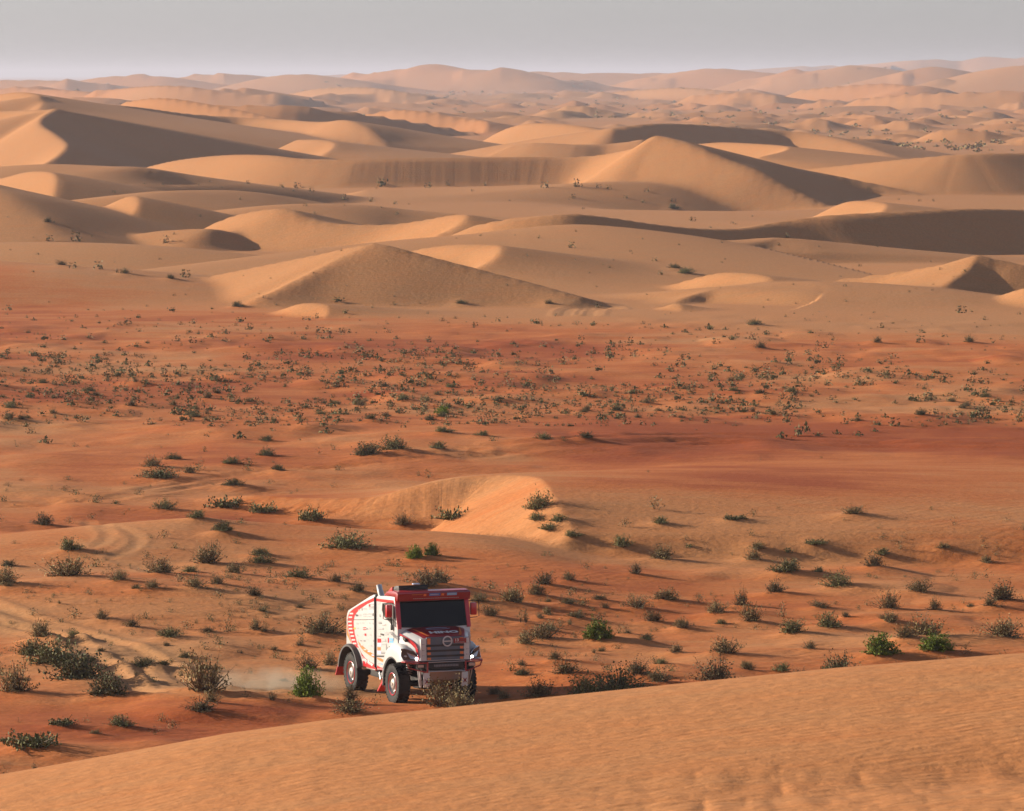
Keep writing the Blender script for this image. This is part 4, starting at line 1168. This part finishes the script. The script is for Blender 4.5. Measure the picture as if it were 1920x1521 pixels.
# --- grille
bm = bmesh.new(); b_prism(bm, [(1.12, 1.44), (1.15, 2.13), (1.215, 2.12), (1.235, 1.44)], -.60, .60, 0)
grille = part('grille', bm, M['steel_grey'], smooth=None)
def gx(z): return 1.235 - (z - 1.44) * (.02 / .55)
for i, z in enumerate((1.88, 1.72, 1.56)):
    bm = bmesh.new(); b_box(bm, gx(z) - .02, gx(z) + .006, -.60 - .03 * (2 - i) * .3, .60 + .01, z - .036, z + .028)
    part('grille_slot', bm, M['plastic'], grille, None)
for z0, z1 in ((1.92, 2.10), (1.76, 1.835), (1.60, 1.675), (1.45, 1.515)):
    for s in (-1, 1):
        bm = bmesh.new(); y0 = s * .585; y1 = s * (.47 + .02 * (z1 - 1.45))
        b_box(bm, gx(z0) - .02, gx(z0) + .004, min(y0, y1), max(y0, y1), z0, z1); part('orange_panel', bm, M['orange'], grille, None)
for s in (-1, 1):
    bm = bmesh.new(); y0, y1 = s * .605, s * .79
    b_prism(bm, [(1.10, 1.44), (1.12, 2.10), (1.205, 2.08), (1.225, 1.44)], min(y0, y1), max(y0, y1), 0, .012)
    ck = part('grille_cheek', bm, M['white'], grille, 30)
    for z in (1.58, 1.74, 1.92):
        for dy in (.06, .11):
            bm = bmesh.new(); b_box(bm, gx(z) - .012, gx(z) + .0, s * (.63 + dy) - .008, s * (.63 + dy) + .008, z - .008, z + .008); part('rivet', bm, M['plastic'], ck, None)
bm = bmesh.new()
prof = [(.155, -.02), (.165, 0), (.155, .02), (.128, .02), (.118, 0), (.128, -.02)]
b_lathe(bm, prof, 28, 0, True)
b_box(bm, -.118, .118, -.015, .012, -.016, .016); 
emb = part('emblem', bm, M['silver'], grille, 40); emb.rotation_euler = (0, 0, math.pi / 2); emb.location = (1.245, .06, 2.0)
bm = bmesh.new(); b_box(bm, gx(1.98) - .02, gx(1.98) + .010, .27, .68, 1.93, 2.075); pl = part('number_plate', bm, M['darkred'], grille, None)
FR = (math.pi / 2, 0, math.pi / 2)
text('13', .11, M['white'], pl, (gx(1.98) + .013, .37, 2.02), FR, 'lettering', 0, .003, 1.3)
for i in range(8):
    bm = bmesh.new(); y = .32 + i * .038; b_box(bm, gx(1.96), gx(1.96) + .015, y, y + .028, 1.948, 1.963); part('plate_stroke', bm, M['light_mark'], pl, None)

# --- front wings with lamps
for s in (-1, 1):
    bm = bmesh.new()
    outer = [(-.66, 1.10), (-.70, 1.42), (-.60, 1.62), (-.42, 1.78), (-.15, 1.89), (.20, 1.93), (.55, 1.90), (.78, 1.80), (.91, 1.64), (.97, 1.46), (.96, 1.40)]
    inner = arc(0, .62, .84, 62, 172, 14)
    y0, y1 = s * .76, s * 1.27
    b_prism(bm, outer[::-1] + [] + inner[::-1][0:0] + [(-.80, 1.08)][0:0] + inner[::-1], min(y0, y1), max(y0, y1), 0, .05) if False else None
    # shell: arch strip lofted over the width, rounded shoulder
    n = len(outer)
    inn = [(.84 * math.cos(math.radians(a)), .62 + .84 * math.sin(math.radians(a))) for a in np.linspace(170, 58, n)]
    secs = []
    for yy, k in ((.76, 1.0), (1.02, 1.0), (1.16, .97), (1.24, .86), (1.275, .60)):
        secs.append([(inn[i][0] + (outer[i][0] - inn[i][0]) * k, s * yy, inn[i][1] + (outer[i][1] - inn[i][1]) * k) for i in range(n)])
    secs.append([(p[0], s * 1.275, p[1]) for p in inn]); secs.append([(p[0], s * .80, p[1]) for p in inn])
    loft(bm, secs, 0, False)
    for e in (0, n - 1):
        bm.faces.new([bm.verts.new(q[e]) for q in secs])
    wing = part('front_wing', bm, M['white'], smooth=40)
    bm = bmesh.new()
    A = [(.835 * math.cos(math.radians(a)), .62 + .835 * math.sin(math.radians(a))) for a in np.linspace(188, 58, 16)]
    Bq = [(.76 * math.cos(math.radians(a)), .62 + .79 * math.sin(math.radians(a))) for a in np.linspace(188, 58, 16)]
    loft(bm, [[(x, s * .55, z) for x, z in A], [(x, s * 1.262, z) for x, z in A], [(x, s * 1.262, z) for x, z in Bq], [(x, s * .55, z) for x, z in Bq]], 0, False)
    part('wheel_arch', bm, M['plastic'], wing, 40)
    bm = bmesh.new()   # red lip under the lamp
    b_prism(bm, [(.72, 1.395), (1.11, 1.415), (1.115, 1.375), (.74, 1.345)], min(s * .78, s * 1.26), max(s * .78, s * 1.26), 0, .01); part('red_lip', bm, M['darkred'], wing, 30)
    # head lamp: wraps the front corner
    bm = bmesh.new()
    L0 = [(1.085, .80, 1.42), (1.10, .80, 1.54), (1.05, .98, 1.72), (.90, 1.20, 1.79), (.74, 1.265, 1.77), (.78, 1.275, 1.56), (.93, 1.25, 1.44)]
    a = [bm.verts.new((x + .035, s * y * 1.003, z)) for x, y, z in L0]; b = [bm.verts.new((x - .06, s * y * .98, z)) for x, y, z in L0]
    bm.faces.new(a); n2 = len(a)
    for i in range(n2): bm.faces.new((a[i], a[(i + 1) % n2], b[(i + 1) % n2], b[i]))
    lampo = part('headlight', bm, M['lens'], wing, 30)
    bm = bmesh.new()
    b_tube(bm, [(x + .045, s * (y * 1.005), z) for x, y, z in L0 + L0[:1]], .011, 6, cap=False); part('lamp_trim', bm, M['chrome'], lampo, 40)
    bm = bmesh.new()
    Rp = [(1.10, .84, 1.46), (1.085, .95, 1.60), (.96, 1.17, 1.68), (1.03, 1.08, 1.49)]
    bm.faces.new([bm.verts.new((x + .055, s * y, z)) for x, y, z in Rp]); part('reflector', bm, M['drl'], lampo, None)
    bm = bmesh.new()
    b_tube(bm, [(1.135, s * .90, 1.492), (1.165, s * .90, 1.492)], [.042, .034], 16); part('lit_bulb', bm, M['lamp'], lampo, 40)
    # red curve over the wing
    bm = bmesh.new()
    C1 = [(-.35, 1.79), (-.1, 1.90), (.2, 1.94), (.5, 1.915), (.75, 1.835)]
    a = [bm.verts.new((x, s * 1.035, z + .012)) for x, z in C1]; b = [bm.verts.new((x, s * (1.035 + .06 * math.sin(math.pi * i / 4)), z + .008)) for i, (x, z) in enumerate(C1)]
    for i in range(4): bm.faces.new((a[i], a[i + 1], b[i + 1], b[i]))
    part('red_curve', bm, M['red'], wing, None)
    if s < 0:
        bm = bmesh.new(); b_box(bm, -.70, -.66, -1.20, -1.10, 1.36, 1.46); part('side_marker', bm, M['orange'], wing, None)
        for (x, z, w, h) in ((-.52, 1.60, .07, .16), (-.40, 1.62, .05, .10), (-.28, 1.70, .10, .06), (-.26, 1.56, .10, .07)):
            bm = bmesh.new(); b_box(bm, x, x + w, -1.262, -1.255, z, z + h); part('sponsor_mark', bm, M['grey_mark'], wing, None)

# --- bumper and lamp bar
bm = bmesh.new()
b_box(bm, 1.10, 1.26, -.62, .62, 1.15, 1.36, 0, .02)
bumper = part('bumper', bm, M['plastic'], smooth=35)
bm = bmesh.new(); b_box(bm, 1.26, 1.30, -.42, .42, 1.225, 1.325, 0, .01); lb = part('light_bar', bm, M['flare'], bumper, 35)
for i in range(16):
    y = -.395 + i * .05
    bm = bmesh.new(); b_box(bm, 1.30, 1.306, y, y + .036, 1.242, 1.308); part('lamp_cell', bm, M['grey_mark'], lb, None)
for s in (-1, 1):
    bm = bmesh.new(); b_box(bm, 1.20, 1.30, s * .83 - .12, s * .83 + .12, 1.215, 1.335, 0, .015); fl = part('fog_lamp', bm, M['plastic'], bumper, 35)
    bm = bmesh.new(); b_box(bm, 1.302, 1.308, s * .83 - .10, s * .83 + .10, 1.235, 1.318); part('lamp_lens', bm, M['drl'], fl, None)
    bm = bmesh.new()
    b_tube(bm, [(1.16, s * 1.22, 1.375), (1.26, s * 1.05, 1.36), (1.33, s * .66, 1.37)], .02, 8)
    b_tube(bm, [(1.16, s * 1.22, 1.375), (1.15, s * 1.16, 1.22), (1.30, s * .72, 1.10), (1.33, s * .62, 1.09)], .02, 8)
    b_tube(bm, [(1.33, s * .62, 1.40), (1.335, s * .62, 1.07)], .028, 8)
    part('bumper_tube', bm, M['tube_red'], bumper, 40)
bm = bmesh.new(); b_tube(bm, [(1.335, -.62, 1.10), (1.345, 0, 1.10), (1.335, .62, 1.10)], .022, 8); part('lower_bar', bm, M['metal'], bumper, 40)
bm = bmesh.new(); b_tube(bm, [(1.32, -.60, 1.385), (1.33, 0, 1.385), (1.32, .60, 1.385)], .018, 8); part('upper_bar', bm, M['metal'], bumper, 40)
bm = bmesh.new(); b_prism(bm, [(1.30, 1.13), (1.12, .82), (.55, .62), (.50, .70), (1.05, .98), (1.10, 1.13)], -.52, .52); part('skid_plate', bm, M['hub'], smooth=None)
for s in (-1, 1):
    bm = bmesh.new(); b_box(bm, 1.20, 1.27, s * .62 - .10, s * .62 + .10, .62, 1.06, 0, .012); tp = part('tow_plate', bm, M['white'], smooth=30)
    for a in (.6, -.6, 0.0):
        bm = bmesh.new()
        b_box(bm, 1.275, 1.279, -.08, .08, -.013, .013) if a else b_box(bm, 1.275, 1.279, -.03, .03, -.03, .03)
        o = part('cross_mark', bm, M['darkred'], tp, None); o.location = (0, s * .62, .80); o.rotation_euler = (a * 1.5, 0, 0)
    bm = bmesh.new()
    b_tube(bm, [(1.16, s * .80, 1.10), (1.12, s * .76, .62)], .035, 8); b_tube(bm, [(1.20, s * .88, 1.12), (1.14, s * .80, .66)], .022, 8)
    part('strut', bm, M['white'] if s < 0 else M['metal'], smooth=40)
    bm = bmesh.new()
    pts = [(.42 + .085 * math.cos(t), s * .86 + .085 * math.sin(t), 1.42 - .5 * t / (2 * math.pi * 7)) for t in np.linspace(0, 2 * math.pi * 7, 84)]
    b_tube(bm, pts, .016, 5); sp = part('coil_spring', bm, M['metal'], smooth=40)
    bm = bmesh.new(); b_tube(bm, [(.42, s * .86, 1.5), (.40, s * .86, .7)], .04, 8); part('damper', bm, M['chassis'], sp, 40)

# --- chassis, axles, tank, steps
bm = bmesh.new()
for s in (-1, 1): b_box(bm, -4.05, 1.1, s * .45 - .05, s * .45 + .05, .80, 1.08)
for x in (-3.9, -2.6, -1.2, .3): b_box(bm, x - .05, x + .05, -.40, .40, .84, 1.02)
chassis = part('chassis', bm, M['chassis'], smooth=None)
bm = bmesh.new(); b_box(bm, -1.0, .95, -.62, .62, .98, 1.95); part('engine_bay', bm, M['chassis'], chassis, None)
for x in (0.0, RX):
    bm = bmesh.new(); b_tube(bm, [(x, -1.0, .62), (x, -.3, .62), (x, -.2, .62), (x, .2, .62), (x, .3, .62), (x, 1.0, .62)], [.09, .10, .2, .2, .10, .09], 12); part('axle', bm, M['chassis'], smooth=40)
bm = bmesh.new(); b_box(bm, -2.55, -1.0, -1.02, -.55, .62, .96, 0, .05); b_box(bm, -2.55, -1.0, .55, 1.02, .62, .96, 0, .05); part('fuel_tank', bm, M['chassis'], smooth=35)
bm = bmesh.new(); b_box(bm, -2.40, -1.62, -1.20, -1.08, .87, .93, 0, .01); part('side_step', bm, M['metal'], smooth=35)
bm = bmesh.new()
b_tube(bm, [(-1.75, -1.0, .85), (-1.6, -1.02, .6)], .03, 8); b_tube(bm, [(-1.45, -1.03, .82), (-1.38, -1.03, .55)], .025, 8); b_tube(bm, [(-1.3, -1.02, .9), (-1.05, -1.02, .72)], .022, 8)
part('support_rod', bm, M['metal'], smooth=40)
for s in (-1, 1):
    bm = bmesh.new()
    A = arc(RX, .62, .90, 16, 172, 18); Bq = arc(RX, .62, .82, 16, 172, 18)
    y0, y1 = s * .80, s * 1.36
    loft(bm, [[(x, y0, z) for x, z in A], [(x, y1 - s * .04, z) for x, z in A], [(x, y1, z - .02) for x, z in A], [(x, y1, z) for x, z in Bq], [(x, y0, z) for x, z in Bq]], 0, True)
    part('rear_fender', bm, M['flare'], smooth=40)
    bm = bmesh.new(); b_prism(bm, [(-4.42, 1.14), (-4.40, 1.14), (-4.86, .42), (-4.90, .43)], min(s * .80, s * 1.30), max(s * .80, s * 1.30)); part('mud_flap', bm, M['flap'], smooth=None)
    bm = bmesh.new(); b_prism(bm, [(-.84, .92), (-.80, .92), (-.92, .58), (-1.36, .26), (-1.40, .28), (-1.0, .62)], min(s * .74, s * 1.22), max(s * .74, s * 1.22)); part('mud_flap', bm, M['flap'], smooth=None)

# --- wheels
def wheel_meshes():
    bm = bmesh.new()
    prof = [(.33, -.13), (.36, -.165), (.44, -.185), (.53, -.19), (.575, -.178), (.598, -.155), (.607, -.08), (.609, 0), (.607, .08), (.598, .155), (.575, .178), (.53, .19), (.44, .185), (.36, .165), (.33, .13)]
    b_lathe(bm, prof, 56)
    n = 30
    for k in range(n):
        for s in (-1, 1):
            a = 2 * math.pi * (k + (.5 if s > 0 else 0)) / n
            for (r0, r1, ya, yb, da) in ((.595, .622, .012, .15, .085), (.57, .610, .135, .190, .080)):
                vs = []
                for r in (r0, r1):
                    for (aa, yy) in ((a - da, ya), (a + da, ya), (a + da * .8, yb), (a - da * .8, yb)):
                        vs.append(bm.verts.new((r * math.cos(aa), s * yy, r * math.sin(aa))))
                for q in ((3, 2, 1, 0), (4, 5, 6, 7), (0, 1, 5, 4), (1, 2, 6, 5), (2, 3, 7, 6), (3, 0, 4, 7)): bm.faces.new([vs[i] for i in q])
    tyre = bm
    bm = bmesh.new()
    b_lathe(bm, [(.345, -.15), (.352, -.178), (.335, -.185), (.318, -.17)], 40, 1)          # red ring
    b_lathe(bm, [(.318, -.17), (.305, -.14), (.29, -.11), (.27, -.06), (.20, -.045)], 40, 0)
    b_lathe(bm, [(.345, .15), (.30, .12), (.26, .05), (.0, .05)], 24, 2)
    for k in range(10):
        a = 2 * math.pi * k / 10
        b_tube(bm, [(.245 * math.cos(a), -.05, .245 * math.sin(a)), (.245 * math.cos(a), -.09, .245 * math.sin(a))], .02, 6, 0)
    rim = bm
    bm = bmesh.new()
    b_lathe(bm, [(.20, -.045), (.19, -.12), (.15, -.165), (.12, -.18), (.0, -.18)], 28)
    b_lathe(bm, [(.05, -.18), (.045, -.2), (.0, -.2)], 12)
    return tyre, rim, bm
ty, ri, hu = wheel_meshes()
proto = None
for x in (0.0, RX):
    for s in (-1, 1):
        if proto is None:
            w0 = part('wheel', hu, M['hub'], truck, 40)
            t0 = part('tyre', ty, M['rubber'], w0, 40); r0 = part('rim', ri, [M['metal'], M['red'], M['chassis']], w0, 40)
            proto = (w0, t0, r0); wo = w0
        else:
            wo = proto[0].copy(); COL.objects.link(wo); wo.parent = truck
            for q in proto[1:]:
                c = q.copy(); COL.objects.link(c); c.parent = wo
        wo.location = (x, s * 1.08, .627)
        wo.rotation_euler = (0, .37 * x, 0 if s < 0 else math.pi)

rest_ = plant_all()
scrub([(*t, k) for k, L_ in rest_.items() if k in SC_ for t in L_], 'plain_scrub', 'small scattered scrub over the red plain and dune feet')
rf_ = random.Random(21)
far_ = []
while len(far_) < 1500:
    D = 1250 * (6500 / 1250) ** (rf_.random() ** 1.25)
    x = rf_.uniform(-.10, .10) * D
    if vnoise(np.array([x / 130.]), np.array([D / 220.]), 5)[0] < .42: continue
    if D < 1700 and x < .03 * D: continue
    W = rf_.uniform(.9, 2.7) * (1 + D / 6000)
    far_.append((x, D, zg(x, D) - .1, W, W * rf_.uniform(.5, .8), rf_.uniform(0, 6.28), 'far'))
scrub(far_, 'distant_scrub', 'dark specks of scrub on the hazy far desert')

# ------------------------------------------------------------------ dust thrown up behind the truck
def dust():
    bm = bmesh.new()
    bmesh.ops.create_icosphere(bm, subdivisions=4, radius=1.0)
    x, y, z = ground_probe(505, 1292, 100)
    for v in bm.verts:
        k = 1 + .18 * math.sin(v.co.x * 5 + v.co.y * 3) * math.cos(v.co.y * 4 + v.co.z * 2)
        v.co = Vector((v.co.x * 2.6 * k, v.co.y * 1.3 * k, (max(v.co.z, -.12)) * .75 * k * (1 - .35 * abs(v.co.x))))
    m = bpy.data.meshes.new('dust_cloud'); bm.to_mesh(m); bm.free()
    mt = bpy.data.materials.new('dust'); mt.use_nodes = True; nt = mt.node_tree; nt.nodes.clear(); L = nt.links.new
    o = nt.nodes.new('ShaderNodeOutputMaterial'); v = nt.nodes.new('ShaderNodeVolumePrincipled')
    v.inputs['Color'].default_value = (.92, .78, .60, 1)
    tc = nt.nodes.new('ShaderNodeTexCoord')
    ln = nt.nodes.new('ShaderNodeVectorMath'); ln.operation = 'LENGTH'
    mp = nt.nodes.new('ShaderNodeMapping'); mp.inputs['Scale'].default_value = (1 / 2.6, 1 / 1.3, 1 / .75)
    L(tc.outputs['Object'], mp.inputs['Vector']); L(mp.outputs[0], ln.inputs[0])
    mr = nt.nodes.new('ShaderNodeMapRange'); mr.inputs['From Min'].default_value = .95; mr.inputs['From Max'].default_value = .1
    L(ln.outputs['Value'], mr.inputs['Value'])
    nz = nt.nodes.new('ShaderNodeTexNoise'); nz.inputs['Scale'].default_value = 1.6; nz.inputs['Detail'].default_value = 3
    L(tc.outputs['Object'], nz.inputs['Vector'])
    r2 = nt.nodes.new('ShaderNodeMapRange'); r2.inputs['From Min'].default_value = .38; r2.inputs['From Max'].default_value = .7; r2.inputs['To Max'].default_value = 1.7
    L(nz.outputs['Fac'], r2.inputs['Value'])
    mu = nt.nodes.new('ShaderNodeMath'); mu.operation = 'MULTIPLY'; L(mr.outputs[0], mu.inputs[0]); L(r2.outputs[0], mu.inputs[1])
    L(mu.outputs[0], v.inputs['Density']); L(v.outputs[0], o.inputs['Volume'])
    m.materials.append(mt)
    d = bpy.data.objects.new('dust_cloud', m); d.location = (x, y, z + .02); d['kind'] = 'stuff'; d['label'] = 'thin pale dust hanging over the sand behind the truck'
    COL.objects.link(d)
dust()
